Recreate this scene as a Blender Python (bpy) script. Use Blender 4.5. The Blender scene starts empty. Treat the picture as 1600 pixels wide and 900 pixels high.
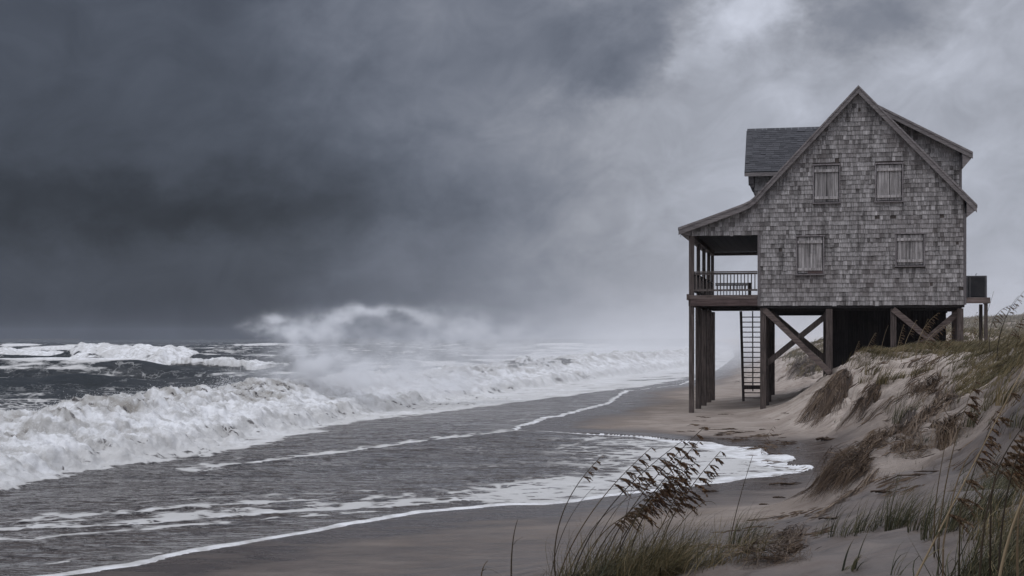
import bpy, bmesh, math, random
import numpy as np
from mathutils import Vector

sc = bpy.context.scene
col = sc.collection
random.seed(7)
R = math.radians

# ------------------------------------------------------------------ camera
CAMZ = 2.8
FPX = 2222.2                    # 50 mm lens on 36 mm sensor, in 1600 px units
cam_d = bpy.data.cameras.new('camera')
cam = bpy.data.objects.new('camera', cam_d)
col.objects.link(cam)
cam.location = (0, 0, CAMZ)
cam.rotation_euler = (R(90), 0, 0)
cam_d.lens = 50
cam_d.sensor_width = 36
cam_d.shift_y = 0.05
cam_d.clip_start = 0.1
cam_d.clip_end = 20000
sc.camera = cam

# ------------------------------------------------------------------ render / exposure
sc.view_settings.view_transform = 'Standard'
sc.view_settings.look = 'None'
sc.view_settings.gamma = 1
sc.view_settings.exposure = 0.0
sc.render.engine = 'CYCLES'
sc.cycles.use_denoising = True
try:
    sc.cycles.denoiser = 'OPENIMAGEDENOISE'
except Exception:
    pass
sc.cycles.max_bounces = 5
sc.cycles.diffuse_bounces = 2
sc.cycles.glossy_bounces = 2
sc.cycles.transmission_bounces = 2
sc.cycles.volume_bounces = 3
sc.cycles.transparent_max_bounces = 6
sc.cycles.caustics_reflective = False
sc.cycles.caustics_refractive = False
sc.cycles.use_adaptive_sampling = True
sc.cycles.adaptive_threshold = 0.012

# ------------------------------------------------------------------ node helper
class NT:
    def __init__(s, tree):
        s.t = tree; s.n = tree.nodes; s.l = tree.links
    def put(s, sock, v):
        if v is None: return
        if isinstance(v, bpy.types.NodeSocket): s.l.new(v, sock)
        else: sock.default_value = v
    def math(s, op, a, b=None, c=None, clamp=False):
        m = s.n.new('ShaderNodeMath'); m.operation = op; m.use_clamp = clamp
        s.put(m.inputs[0], a); s.put(m.inputs[1], b); s.put(m.inputs[2], c)
        return m.outputs[0]
    def vmath(s, op, a, b=None):
        m = s.n.new('ShaderNodeVectorMath'); m.operation = op
        s.put(m.inputs[0], a); s.put(m.inputs[1], b)
        return m.outputs[0]
    def comb(s, x, y, z):
        m = s.n.new('ShaderNodeCombineXYZ')
        s.put(m.inputs[0], x); s.put(m.inputs[1], y); s.put(m.inputs[2], z)
        return m.outputs[0]
    def sep(s, v):
        m = s.n.new('ShaderNodeSeparateXYZ'); s.put(m.inputs[0], v); return m.outputs
    def noise(s, vec, scale, detail=4, rough=0.5, dist=0.0):
        m = s.n.new('ShaderNodeTexNoise')
        s.put(m.inputs['Vector'], vec); s.put(m.inputs['Scale'], scale)
        s.put(m.inputs['Detail'], detail); s.put(m.inputs['Roughness'], rough); s.put(m.inputs['Distortion'], dist)
        return m.outputs[0]
    def vor(s, vec, scale, feat='F1'):
        m = s.n.new('ShaderNodeTexVoronoi'); m.feature = feat
        s.put(m.inputs['Vector'], vec); s.put(m.inputs['Scale'], scale)
        return m.outputs['Distance']
    def ramp(s, v, a, b, lo=0.0, hi=1.0, smooth=True):
        m = s.n.new('ShaderNodeMapRange')
        m.interpolation_type = 'SMOOTHSTEP' if smooth else 'LINEAR'
        s.put(m.inputs[0], v); s.put(m.inputs[1], a); s.put(m.inputs[2], b)
        s.put(m.inputs[3], lo); s.put(m.inputs[4], hi)
        return m.outputs[0]
    def mix(s, f, a, b, blend='MIX'):
        m = s.n.new('ShaderNodeMix'); m.data_type = 'RGBA'; m.blend_type = blend
        s.put(m.inputs[0], f)
        for sock, v in ((m.inputs[6], a), (m.inputs[7], b)):
            if isinstance(v, (tuple, list)) and len(v) == 3: v = (*v, 1)
            s.put(sock, v)
        return m.outputs[2]
    def attr(s, name):
        m = s.n.new('ShaderNodeAttribute'); m.attribute_name = name; return m
    def bump(s, h, strength=0.5, dist=0.02, normal=None):
        m = s.n.new('ShaderNodeBump')
        s.put(m.inputs['Height'], h); s.put(m.inputs['Strength'], strength); s.put(m.inputs['Distance'], dist)
        if normal is not None: s.put(m.inputs['Normal'], normal)
        return m.outputs[0]

def newmat(name):
    m = bpy.data.materials.new(name); m.use_nodes = True
    nt = NT(m.node_tree); nt.n.clear()
    out = nt.n.new('ShaderNodeOutputMaterial')
    b = nt.n.new('ShaderNodeBsdfPrincipled')
    nt.l.new(b.outputs[0], out.inputs['Surface'])
    b.inputs['Roughness'].default_value = 0.8
    return m, nt, b, out

# ------------------------------------------------------------------ world: storm sky
SUN_EL, SUN_AZ = R(62), R(215)     # the bright part of the overcast stands behind the camera, to its left
w = bpy.data.worlds.new('World'); sc.world = w; w.use_nodes = True
nt = NT(w.node_tree); nt.n.clear()
wo = nt.n.new('ShaderNodeOutputWorld'); bg = nt.n.new('ShaderNodeBackground')
nt.l.new(bg.outputs[0], wo.inputs[0]); bg.inputs[1].default_value = 0.1
sky = nt.n.new('ShaderNodeTexSky'); sky.sky_type = 'NISHITA'; sky.sun_disc = False
sky.sun_elevation = SUN_EL; sky.sun_rotation = SUN_AZ
sky.air_density = 1.0; sky.dust_density = 3.0
tc = nt.n.new('ShaderNodeTexCoord')
D = tc.outputs['Generated']
dx, dy, dz = nt.sep(D)
az = nt.math('MULTIPLY', nt.math('ARCTAN2', dx, dy), 57.2958)
el = nt.math('MULTIPLY', nt.math('ARCSINE', dz), 57.2958)
# warp: torn edges of the cloud masses
pv = nt.comb(nt.math('MULTIPLY', az, 0.15), nt.math('MULTIPLY', el, 0.21), 0.0)
n1 = nt.noise(pv, 1.0, 9, 0.62)
n2 = nt.noise(nt.vmath('ADD', pv, (13.1, 7.7, 3.0)), 1.0, 9, 0.62)
azw = nt.math('ADD', az, nt.math('MULTIPLY', nt.math('SUBTRACT', n1, 0.5), 11.0))
elw = nt.math('ADD', el, nt.math('MULTIPLY', nt.math('SUBTRACT', n2, 0.5), 6.5))
# cloud masses: (azimuth, elevation, width, height, amount) of brighter and darker areas
def pxa(px): return math.degrees(math.atan((px - 800) / FPX))
def pye(py): return math.degrees(math.atan((530 - py) / FPX))
base = nt.ramp(azw, pxa(350), pxa(1300), 0.074, 0.40)
L = base
for (px, py, sw, sh, a) in [
    (60, 320, 9.0, 1.5, -0.028), (420, 345, 9.0, 1.3, -0.024), (760, 300, 6.0, 1.6, -0.030), (330,470,12,1.2,-0.012),
    (250, 60, 12, 3.0, 0.010), (600, 40, 5, 1.6, 0.050), (150, 440, 10, 1.6, 0.000), (640, 180, 6, 2.0, 0.035),
    (960, 80, 4.2, 1.8, -0.14), (800, 20, 4, 1.3, -0.02), (1080, 110, .8, .7, 0.10), (1140, 80, 1.4, 1.2, 0.18), (1190, 25, 1.4, 1.1, 0.18), (1060,75,.7,.5,.07), (1230,150,2,.8,.06),
    (1330, 60, 2.4, 1.2, -0.17), (1480, 130, 2.5, 1.3, 0.06), (1560, 60, 2, 1.2, 0.05), (1420, 20, 2, .8, -.06), (930, 170, 2.0, 0.9, 0.07),
    (1060, 300, 4, 3, 0.05), (1100, 500, 5, 1.4, 0.09), (1560, 300, 3.5, 3.0, 0.03), (1250, 330, 4, 3.0, 0.05), (1560, 470, 3, 1.6, 0.07), (820, 470, 5, 1.8, -0.04)]:
    ex = nt.math('DIVIDE', nt.math('SUBTRACT', azw, pxa(px)), sw)
    ey = nt.math('DIVIDE', nt.math('SUBTRACT', elw, pye(py)), sh)
    r2 = nt.math('ADD', nt.math('MULTIPLY', ex, ex), nt.math('MULTIPLY', ey, ey))
    g = nt.math('EXPONENT', nt.math('MULTIPLY', r2, -1.0))
    L = nt.math('MULTIPLY_ADD', g, a, L)
# wisps
pv2 = nt.comb(nt.math('ADD', nt.math('MULTIPLY', az, 0.36), nt.math('MULTIPLY', el, -0.12)), nt.math('MULTIPLY', el, 0.42), 4.0)
n3 = nt.noise(pv2, 1.0, 8, 0.6, 0.6)
fine = nt.math('ADD', 0.60, nt.math('MULTIPLY', n3, 0.80))
L = nt.math('MULTIPLY', nt.math('MAXIMUM', L, 0.028), fine)
# the rest of the dome: bright overcast overhead and behind
up = nt.ramp(el, 16.0, 45.0)
side = nt.ramp(nt.math('ABSOLUTE', az), 35.0, 110.0)
f = nt.math('MAXIMUM', up, side)
big = nt.noise(nt.vmath('MULTIPLY', D, (1, 1, 1)), 3.0, 4, 0.5)
far = nt.math('MULTIPLY', nt.math('ADD', 0.6, nt.math('MULTIPLY', big, 0.8)), nt.ramp(el, 8.0, 62.0, 0.34, 1.30))
below = nt.ramp(el, -12.0, 0.0, 0.15, 1.0)
far = nt.math('MULTIPLY', far, below)
L = nt.math('ADD', nt.math('MULTIPLY', L, nt.math('SUBTRACT', 1.0, f)), nt.math('MULTIPLY', far, f))
tint = nt.mix(nt.ramp(L, 0.05, 0.35), (0.83, 0.955, 1.25), (0.93, 0.98, 1.13))
vm = nt.n.new('ShaderNodeVectorMath'); vm.operation = 'SCALE'
nt.l.new(tint, vm.inputs[0]); nt.l.new(nt.math('MULTIPLY', L, 10.0), vm.inputs['Scale'])
skyc = nt.mix(0.97, sky.outputs[0], vm.outputs[0])
nt.l.new(skyc, bg.inputs[0])

sun_d = bpy.data.lights.new('sun', 'SUN'); sun = bpy.data.objects.new('sun', sun_d); col.objects.link(sun)
sun_d.energy = 0.6; sun_d.angle = R(28); sun_d.color = (1.0, 0.97, 0.94)
sdir = Vector((math.sin(SUN_AZ) * math.cos(SUN_EL), math.cos(SUN_AZ) * math.cos(SUN_EL), math.sin(SUN_EL)))
sun.rotation_euler = sdir.to_track_quat('Z', 'Y').to_euler()

# ------------------------------------------------------------------ numpy noise
_rs = np.random.RandomState(11)
_perm = _rs.permutation(256); _perm = np.concatenate([_perm, _perm, _perm])
_g2 = np.stack([np.cos(np.linspace(0, 2*np.pi, 64, endpoint=False)), np.sin(np.linspace(0, 2*np.pi, 64, endpoint=False))], 1)
def perlin(x, y):
    x = np.asarray(x, dtype=np.float64); y = np.asarray(y, dtype=np.float64)
    xi = np.floor(x).astype(np.int64); yi = np.floor(y).astype(np.int64)
    xf = x - xi; yf = y - yi; xi &= 255; yi &= 255
    u = xf*xf*xf*(xf*(xf*6-15)+10); v = yf*yf*yf*(yf*(yf*6-15)+10)
    def gr(ix, iy, fx, fy):
        h = _perm[_perm[ix & 255] + (iy & 255)] & 63
        return _g2[h, 0]*fx + _g2[h, 1]*fy
    a = gr(xi, yi, xf, yf); b = gr(xi+1, yi, xf-1, yf)
    c = gr(xi, yi+1, xf, yf-1); d = gr(xi+1, yi+1, xf-1, yf-1)
    return 1.5*((a*(1-u)+b*u)*(1-v) + (c*(1-u)+d*u)*v)
def fbm(x, y, o=4, g=0.5):
    s = 0; a = 1; t = 0
    for i in range(o):
        s = s + a*perlin(x + 17.3*i, y - 9.1*i); t += a; a *= g; x = x*2.03; y = y*2.03
    return s/t
def sstep(a, b, x):
    t = np.clip((x-a)/(b-a), 0, 1); return t*t*(3-2*t)

# ------------------------------------------------------------------ object helpers
def link(o, parent=None):
    col.objects.link(o)
    if parent is not None: o.parent = parent
    return o
def tag(o, label=None, cat=None, group=None, kind=None):
    if label: o['label'] = label
    if cat: o['category'] = cat
    if group: o['group'] = group
    if kind: o['kind'] = kind
    return o
def empty(name, loc, rz=0):
    o = bpy.data.objects.new(name, None); o.location = loc; o.rotation_euler = (0, 0, rz)
    o.empty_display_size = 0.3
    col.objects.link(o); return o
def npmesh(name, V, F, mat, parent=None, attrs=None, smooth=True):
    """V (n,3), F (m,k) quads or tris, attrs {name: (n,) or (n,3)}"""
    me = bpy.data.meshes.new(name)
    V = np.asarray(V, dtype=np.float32); F = np.asarray(F, dtype=np.int32)
    k = F.shape[1]
    me.vertices.add(len(V)); me.vertices.foreach_set('co', V.ravel())
    me.loops.add(F.size); me.loops.foreach_set('vertex_index', F.ravel())
    me.polygons.add(len(F)); me.polygons.foreach_set('loop_start', np.arange(0, F.size, k, dtype=np.int32))
    me.polygons.foreach_set('use_smooth', np.full(len(F), smooth))
    for an, av in (attrs or {}).items():
        av = np.asarray(av, dtype=np.float32)
        if av.ndim == 1:
            at = me.attributes.new(an, 'FLOAT', 'POINT'); at.data.foreach_set('value', av)
        else:
            at = me.attributes.new(an, 'FLOAT_VECTOR', 'POINT'); at.data.foreach_set('vector', av.ravel())
    me.update(calc_edges=True); me.validate()
    me.materials.append(mat)
    return link(bpy.data.objects.new(name, me), parent)

class MB:
    """collects shapes into one mesh"""
    def __init__(s): s.v = []; s.f = []; s.t = []; s.n = 0
    def add(s, vs, fs, t=None):
        t = random.random() if t is None else t
        s.v += [tuple(p) for p in vs]; s.t += [t]*len(vs)
        s.f += [tuple(i + s.n for i in q) for q in fs]; s.n += len(vs)
    def box(s, x0, x1, y0, y1, z0, z1, t=None):
        vs = [(x, y, z) for z in (z0, z1) for (x, y) in ((x0, y0), (x1, y0), (x1, y1), (x0, y1))]
        s.add(vs, [(3,2,1,0), (4,5,6,7), (0,1,5,4), (1,2,6,5), (2,3,7,6), (3,0,4,7)], t)
    def beam(s, a, b, wd, th, up=(0, 0, 1), t=None):
        a = Vector(a); b = Vector(b); d = (b-a).normalized(); upv = Vector(up)
        sd = d.cross(upv)
        if sd.length < 1e-3: sd = d.cross(Vector((0, 1, 0)))
        sd.normalize(); n = sd.cross(d).normalized()
        vs = []
        for p in (a, b):
            for (i, j) in ((-1,-1), (1,-1), (1,1), (-1,1)):
                vs.append(p + sd*(i*wd/2) + n*(j*th/2))
        s.add(vs, [(3,2,1,0), (4,5,6,7), (0,1,5,4), (1,2,6,5), (2,3,7,6), (3,0,4,7)], t)
    def prism(s, poly, y0, y1, t=None):
        """poly in (x,z), extruded along y"""
        n = len(poly)
        vs = [(x, y0, z) for x, z in poly] + [(x, y1, z) for x, z in poly]
        fs = [tuple(range(n)), tuple(range(2*n-1, n-1, -1))] + [(i, i+n, (i+1) % n + n, (i+1) % n) for i in range(n)]
        s.add(vs, fs, t)
    def tube(s, pts, r0, r1=None, k=6, t=None):
        r1 = r0 if r1 is None else r1
        pts = [Vector(p) for p in pts]; vs = []; n = len(pts)
        for i, p in enumerate(pts):
            d = (pts[min(i+1, n-1)] - pts[max(i-1, 0)]).normalized()
            a = d.orthogonal().normalized(); b = d.cross(a)
            r = r0 + (r1-r0)*i/(n-1)
            for j in range(k):
                an = 2*math.pi*j/k; vs.append(p + a*math.cos(an)*r + b*math.sin(an)*r)
        fs = [(i*k+j, i*k+(j+1) % k, (i+1)*k+(j+1) % k, (i+1)*k+j) for i in range(n-1) for j in range(k)]
        fs += [tuple(range(k-1, -1, -1)), tuple(range((n-1)*k, n*k))]
        s.add(vs, fs, t)
    def build(s, name, mat, parent=None, smooth=False, bevel=0):
        me = bpy.data.meshes.new(name); me.from_pydata(s.v, [], s.f); me.update()
        at = me.attributes.new('tint', 'FLOAT', 'POINT'); at.data.foreach_set('value', s.t)
        bm = bmesh.new(); bm.from_mesh(me); bmesh.ops.recalc_face_normals(bm, faces=bm.faces); bm.to_mesh(me); bm.free()
        me.materials.append(mat)
        if smooth:
            for p in me.polygons: p.use_smooth = True
        o = link(bpy.data.objects.new(name, me), parent)
        if bevel:
            bv = o.modifiers.new('bevel', 'BEVEL'); bv.width = bevel; bv.segments = 2; bv.limit_method = 'ANGLE'
        return o

# ------------------------------------------------------------------ ground plan: survey points
def G(px, py, z):
    d = (CAMZ - z)*FPX/(py-530); return ((px-800)/FPX*d, d, z)
def Gd(px, py, d):
    return ((px-800)/FPX*d, d, CAMZ - (py-530)/FPX*d)
HA = R(12); HO = (6.75, 53.6)
HU = (math.cos(HA), -math.sin(HA)); HV = (math.sin(HA), math.cos(HA))
def HW(u, v, z=0): return (HO[0] + u*HU[0] + v*HV[0], HO[1] + u*HU[1] + v*HV[1], z)

SHORE = [(-60, -60), (-22, -5), (-12, 8), (-7.6, 14.0), (-5.9, 16.3), (-5.1, 17.0), (-3.5, 19.6), (-2.4, 21.3), (-1.6, 22.8), (-0.4, 23.9), (1.1, 24.5),
         (2.3, 25.9), (3.7, 27.3), (4.6, 28.3), (5.6, 29.2), (6.3, 30.2), (6.65, 31.2), (6.25, 32.2), (6.75, 33.6), (6.3, 34.8), (6.25, 36.4), (5.6, 37.4), (5.5, 38.8), (4.6, 39.9), (3.8, 41.3),
         (2.7, 42.4), (1.2, 42.9), (0.2, 43.3), (0.3, 45.5), (1.2, 49.8), (2.2, 53.5), (4.3, 62.0), (4.9, 67.0), (6.3, 77.0), (10.8, 89.0), (17, 120), (24, 160), (36, 230), (62, 400), (150, 1000), (700, 5000),
         (-9000, 6000), (-9000, -60)]
SHORE_A = np.array(SHORE, float)
def seg_dist(x, y, P, closed=False):
    """distance, signed side (left +), parameter along polyline"""
    x = np.asarray(x, float); y = np.asarray(y, float)
    best = np.full(x.shape, 1e18); side = np.zeros(x.shape); par = np.zeros(x.shape)
    n = len(P) if closed else len(P)-1
    for i in range(n):
        a = P[i]; b = P[(i+1) % len(P)]
        ex, ey = b[0]-a[0], b[1]-a[1]; l2 = ex*ex+ey*ey
        t = np.clip(((x-a[0])*ex + (y-a[1])*ey)/l2, 0, 1)
        qx = x-(a[0]+t*ex); qy = y-(a[1]+t*ey); d2 = qx*qx+qy*qy
        m = d2 < best
        best = np.where(m, d2, best); par = np.where(m, i+t, par)
        side = np.where(m, ex*(y-a[1]) - ey*(x-a[0]), side)
    return np.sqrt(best), np.where(side >= 0, 1.0, -1.0), par
def inside(x, y, P):
    c = np.zeros(np.shape(x), bool); n = len(P); j = n-1
    for i in range(n):
        xi, yi = P[i]; xj, yj = P[j]
        if yi != yj:
            c ^= ((yi > y) != (yj > y)) & (x < (xj-xi)*(y-yi)/(yj-yi) + xi)
        j = i
    return c
def shore_sd(x, y):
    xw = x + 0.22*fbm(x*0.9, y*0.9, 3); yw = y + 0.5*fbm(x*0.5+40, y*0.35, 3)
    d, _, _ = seg_dist(xw, yw, SHORE_A, True)
    return np.where(inside(xw, yw, SHORE_A), d, -d)      # + in the water

SURVEY = [
 # edge of the wash and wet beach
 (-5.9,16.3,0), (-3.5,19.6,0), (-1.6,23,0), (1.1,24.4,0), (3.7,27.4,0), (6.5,30.8,0.02), (6.6,34,0.02), (5.6,38.5,0), (1.2,42.9,0), (1.3,49.8,0), (4.5,65,0), (6.5,77,0), (10.8,89,0), (24,160,0), (36,230,0), (62,400,0),
 G(150,899,-0.02), G(560,880,0), G(700,850,0.0), G(850,850,.02), G(950,830,.05), G(1050,810,.08), G(1150,800,.12),
 (6.75,53.6,0.0), HW(2.7,0,.2), HW(0,11,0.02), HW(2.7,8,.3), HW(3,11,.35), G(1150,680,.06), G(1200,690,.1), G(1240,690,.2), G(1290,700,.32), G(1270,740,.22), G(1245,775,.18), G(1150,600,.08), G(1180,570,.2), G(1150,640,.12),
 # foreground dune foot and its lip
 G(800,900,.3), G(900,900,.5), G(950,900,.64), G(1100,900,.8), G(1300,900,1.05), G(1500,900,1.2), G(1600,900,1.3),
 G(1300,852,1.1), G(1440,828,1.2), G(1600,800,1.35), G(1180,870,.88), G(1050,870,.55), G(950,865,.25),
 G(1300,835,.55), G(1200,835,.35), G(1360,808,.68), G(1430,792,.8), G(1520,772,1.05), G(1600,760,1.2), G(1250,800,.24), G(1100,840,.2),
 G(1300,778,.38), G(1350,768,.65), G(1400,748,.85), G(1500,730,1.05), G(1600,715,1.3),
 # root ridge running down the dune
 G(1262,768,.38), G(1335,720,.85), G(1370,700,1.05), G(1410,655,1.4), G(1430,618,1.75), G(1450,602,1.88),
 G(1290,725,.4), G(1335,680,.55), G(1370,650,.95), G(1400,620,1.35), G(1330,740,.45),
 G(1440,690,1.05), G(1475,700,1.1), G(1480,655,1.45), G(1540,640,1.7), G(1600,650,1.8), G(1500,600,1.9), G(1560,600,2.05), G(1600,580,2.3), G(1440,640,1.5),
 # scarp beside the house
 G(1240,655,.32), G(1290,662,.42), G(1330,668,.55), Gd(1285,630,43), Gd(1300,600,44), Gd(1325,572,45), Gd(1370,558,46), Gd(1350,600,41), Gd(1330,632,40),
 Gd(1400,592,38), Gd(1450,562,42), Gd(1500,550,45), Gd(1560,545,40), Gd(1600,540,35), Gd(1520,572,34), Gd(1262,640,46),
 HW(5.05,.5,1.4), HW(5,5,1.1), HW(4.0,1,.6), HW(4,6,.45), HW(4.2,11,.5), HW(7.4,1,2.4), HW(9.7,1,2.5), HW(7,8,2.2), HW(12,4,2.6), HW(10,10,2.4), HW(5.5,11,1.0),
 # dunes behind the house
 G(1205,600,.35), Gd(1240,580,80), Gd(1290,560,80), Gd(1290,532,92), Gd(1255,552,97), (30,80,2.6), (36,100,3.3), Gd(1560,501,120), Gd(1600,507,112), Gd(1535,522,100), Gd(1600,530,80), Gd(1450,505,130), (26,120,2.6), (18,110,.5),
 (50,230,.8), (62,230,4), (90,230,5), (76,400,.8), (92,400,4.5), (140,400,6), (130,250,6),
 # round the camera
 (0,5,1.15), (0,0,1.2), (-5,5,.6), (-8,8,.15), (5,3,1.6), (12,5,2.2), (12,12,2.4), (20,20,2.8), (15,30,2.8), (25,45,2.8), (-15,2,0), (8,-6,2), (-8,-6,.6), (45,60,3.4), (3,7,1.35), (6,8,1.8),
 # out to sea
 (-12,20,0), (-22,10,0), (-10,60,0), (-30,40,0), (-5,100,0), (0,200,0), (20,400,0), (-60,100,0), (-100,300,0)]
S = np.array(SURVEY, float)
def warp(x, y):
    x = np.asarray(x, float); yy = np.maximum(np.asarray(y, float) + 14.0, 3.0)
    return x/yy*1.6, np.log(yy)
_qx, _qy = warp(S[:, 0], S[:, 1])
def _kern(r2): return 0.5*r2*np.log(np.maximum(r2, 1e-12))
_n = len(S)
_K = _kern((_qx[:, None]-_qx[None])**2 + (_qy[:, None]-_qy[None])**2) + np.eye(_n)*2e-4
_P = np.stack([np.ones(_n), _qx, _qy], 1)
_A = np.block([[_K, _P], [_P.T, np.zeros((3, 3))]])
_w = np.linalg.solve(_A, np.concatenate([S[:, 2], np.zeros(3)]))
def rbf(x, y):
    a, b = warp(x, y); z = _w[_n] + _w[_n+1]*a + _w[_n+2]*b
    for i in range(_n):
        z = z + _w[i]*_kern((a-_qx[i])**2 + (b-_qy[i])**2)
    return z
RIDGES = [([G(1436,608,1.8), G(1410,655,1.4), G(1370,700,1.05), G(1335,722,.85), G(1262,768,.38)], .26, .42),
          ([Gd(1322,583,44.5), Gd(1290,620,43.5), Gd(1256,654,43)], .34, .55),
          ([Gd(1376,597,40.5), Gd(1350,630,39.5), Gd(1322,663,38.5)], .26, .42),
          ([G(1492,640,1.5), G(1465,684,1.1), G(1415,706,1.0)], .18, .40),
          ([G(1475,600,1.9), G(1440,625,1.6), G(1415,640,1.45)], .16, .40)]
RIDGES = [(np.array([p[:2] for p in r]), h, w) for r, h, w in RIDGES]
def terrain(x, y, detail=True, full=False):
    x = np.asarray(x, float); y = np.asarray(y, float)
    z = np.clip(rbf(x, y), -0.05, 7.5)
    D_ = shore_sd(x, y)
    # far field: nothing beyond the survey
    fy = sstep(380, 700, y); z = z*(1-fy) + fy*np.where(D_ < 0, np.minimum(-D_*0.05, 5.0), 0)
    z = np.where(D_ > 0, np.minimum(z, 0.02)*np.exp(-D_/2.0), np.maximum(z, np.minimum(-D_*0.006, 0.04))*sstep(-0.5, 6.5, -D_+0.5) + 0*z)
    z = z - np.minimum(np.maximum(D_, 0)*0.032, 4.0)
    if detail:
        dry = sstep(0.10, 0.9, z)
        z = z + dry*(0.20*fbm(x*0.55, y*0.35, 4) + 0.10*fbm(x*1.5+5, y*1.1, 3)*(0.4+sstep(20, 26, y)) + 0.05*np.abs(fbm(x*4.2+y, y*2.2, 3))*sstep(14, 24, y))
        m = (y > 18) & (y < 50) & (x > 3)
        if m.any():
            xm = x[m] + .25*fbm(x[m]*1.2, y[m]*1.2, 2); ym = y[m] + .35*fbm(x[m]*1.1+7, y[m]*1.1, 2); add = np.zeros(xm.shape)
            for rp_, h_, w_ in RIDGES:
                dd, ss, pp = seg_dist(xm, ym, rp_)
                e_ = 1-sstep(len(rp_)-1.35, len(rp_)-1.0, pp)*.7
                # crisp on the eroded side, drifted sand on the other
                add += h_*e_*np.exp(-(dd/np.where(ss < 0, w_*.55, w_*1.7))**2) - .5*h_*e_*np.exp(-((dd-w_*1.6)/(w_*.8))**2)*(ss < 0)
            zz = z.copy(); zz[m] = zz[m] + add; z = zz
        z = z + dry*0.07*(0.35-np.abs(fbm(x*.75+y*.3, y*1.25, 3)))*2*sstep(13, 20, y)      # slumped ledges
        rip = perlin(x*1.3 + 0.8*perlin(x*0.5, y*0.5), y*2.6)        # wind ridges
        z = z + (0.012 + 0.035*dry)*np.abs(rip)*sstep(0.02, 0.2, z)
        nearw = 1-sstep(30, 60, y)
        z = z + nearw*sstep(0.02, 0.3, z)*0.010*fbm(x*7, y*7, 3)
        z = z + 0.012*fbm(x*0.8+3, y*0.35, 3)*sstep(0, 1.5, -D_)
        # erosion gullies on the scarp
        st = np.clip(z, 0, 3)
        g = np.abs(perlin(x*0.9 + y*0.5, y*0.25 - x*0.2))
        z = z - 0.34*dry*(1-sstep(2.0, 2.4, z))*(1-sstep(0, 0.18, g))*sstep(19, 24, y)
    if full: return z, D_
    return z
def at(px, py, d=None, it=12):
    """point of the ground seen at a place in the photograph"""
    lo, hi = 3.0, 400.0
    ds = np.geomspace(4, 300, 900); xs = (px-800)/FPX*ds; zs = CAMZ-(py-530)/FPX*ds
    tz = terrain(xs, ds)
    k = np.argmax(tz > zs)
    if not (tz > zs).any(): k = len(ds)-1
    return (float(xs[k]), float(ds[k]), float(tz[k]))
def tz1(x, y): return float(terrain(np.array([x]), np.array([y]))[0])

def grid_mesh(T, Y, zf, off=14.0, keep=None, name='g', mat=None, extra=None):
    pass

# ------------------------------------------------------------------ materials: sand
def mat_sand():
    m, nt, b, out = newmat('sand')
    geo = nt.n.new('ShaderNodeNewGeometry'); P = geo.outputs['Position']
    wet = nt.attr('wet').outputs['Fac']  # wet sand along the water, plus the darkened near foreground
    n1 = nt.noise(P, 0.6, 4, 0.6); n2 = nt.noise(P, 60.0, 3, 0.6); n3 = nt.noise(nt.vmath('MULTIPLY', P, (1.2, 4.0, 1.0)), 1.4, 5, 0.6)
    dry = nt.mix(nt.ramp(n1, 0.3, 0.7), (0.340, 0.282, 0.235), (0.495, 0.428, 0.370))
    dry = nt.mix(nt.ramp(n3, 0.50, 0.68, 0, 0.60), dry, (0.185, 0.145, 0.120))
    dry = nt.mix(nt.math('MULTIPLY', nt.ramp(n2, 0.35, 0.75), 0.30), dry, (0.20, 0.165, 0.145))
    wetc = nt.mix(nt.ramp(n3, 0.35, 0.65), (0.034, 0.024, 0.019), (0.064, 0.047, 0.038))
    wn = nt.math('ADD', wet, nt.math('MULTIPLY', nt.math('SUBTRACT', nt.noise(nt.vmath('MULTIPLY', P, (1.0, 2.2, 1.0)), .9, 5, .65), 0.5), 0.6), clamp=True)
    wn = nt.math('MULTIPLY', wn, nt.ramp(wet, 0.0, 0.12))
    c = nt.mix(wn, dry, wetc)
    nt.put(b.inputs['Base Color'], c)
    nt.put(b.inputs['Roughness'], nt.ramp(wn, 0.45, 1.0, 0.92, 0.26, False))
    nt.put(b.inputs['Specular IOR Level'], nt.ramp(wn, 0.5, 1.0, 0.10, 0.30, False))
    b1 = nt.bump(n3, nt.ramp(wn, 0.2, 0.9, 1.0, 0.10), 0.14)
    b2 = nt.bump(nt.noise(P, 9.0, 6, 0.7), nt.ramp(wn, 0.2, 0.9, 0.9, 0.10), 0.06, b1)
    nt.put(b.inputs['Normal'], b2)
    return m
M_sand = mat_sand()

def wedge_grid(tl, yl):
    T, Y = np.meshgrid(tl, yl)
    X = T*(Y+14.0)
    return X, Y
def quads(nr, nc):
    i = np.arange(nr*nc).reshape(nr, nc)
    return np.stack([i[:-1, :-1], i[:-1, 1:], i[1:, 1:], i[1:, :-1]], -1).reshape(-1, 4)

tl = np.concatenate([np.linspace(-3.0, -0.36, 30)[:-1], np.linspace(-0.36, 0.0, 130)[:-1], np.linspace(0.0, 0.36, 480), np.linspace(0.36, 3.0, 50)[1:]])
yl = np.concatenate([np.linspace(-12, 6, 30)[:-1], np.linspace(6, 30, 330)[:-1], np.geomspace(30, 60, 260)[:-1], np.geomspace(60, 150, 130)[:-1], np.geomspace(150, 5000, 70)])
X, Y = wedge_grid(tl, yl)
Z, SDt = terrain(X.ravel(), Y.ravel(), full=True)
wet = 1-sstep(0.8, 4.6, -SDt + 1.2*fbm(X.ravel()*0.3, Y.ravel()*0.2, 3) + 0.0*Z)
wet = np.maximum(wet, (1-sstep(0.03, 0.30, Z + 0.05*fbm(X.ravel()*0.3, Y.ravel()*0.3, 2)))*0.50*(1-sstep(5, 10, -SDt))*(1-.5*sstep(36,48,Y.ravel())))
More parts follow.
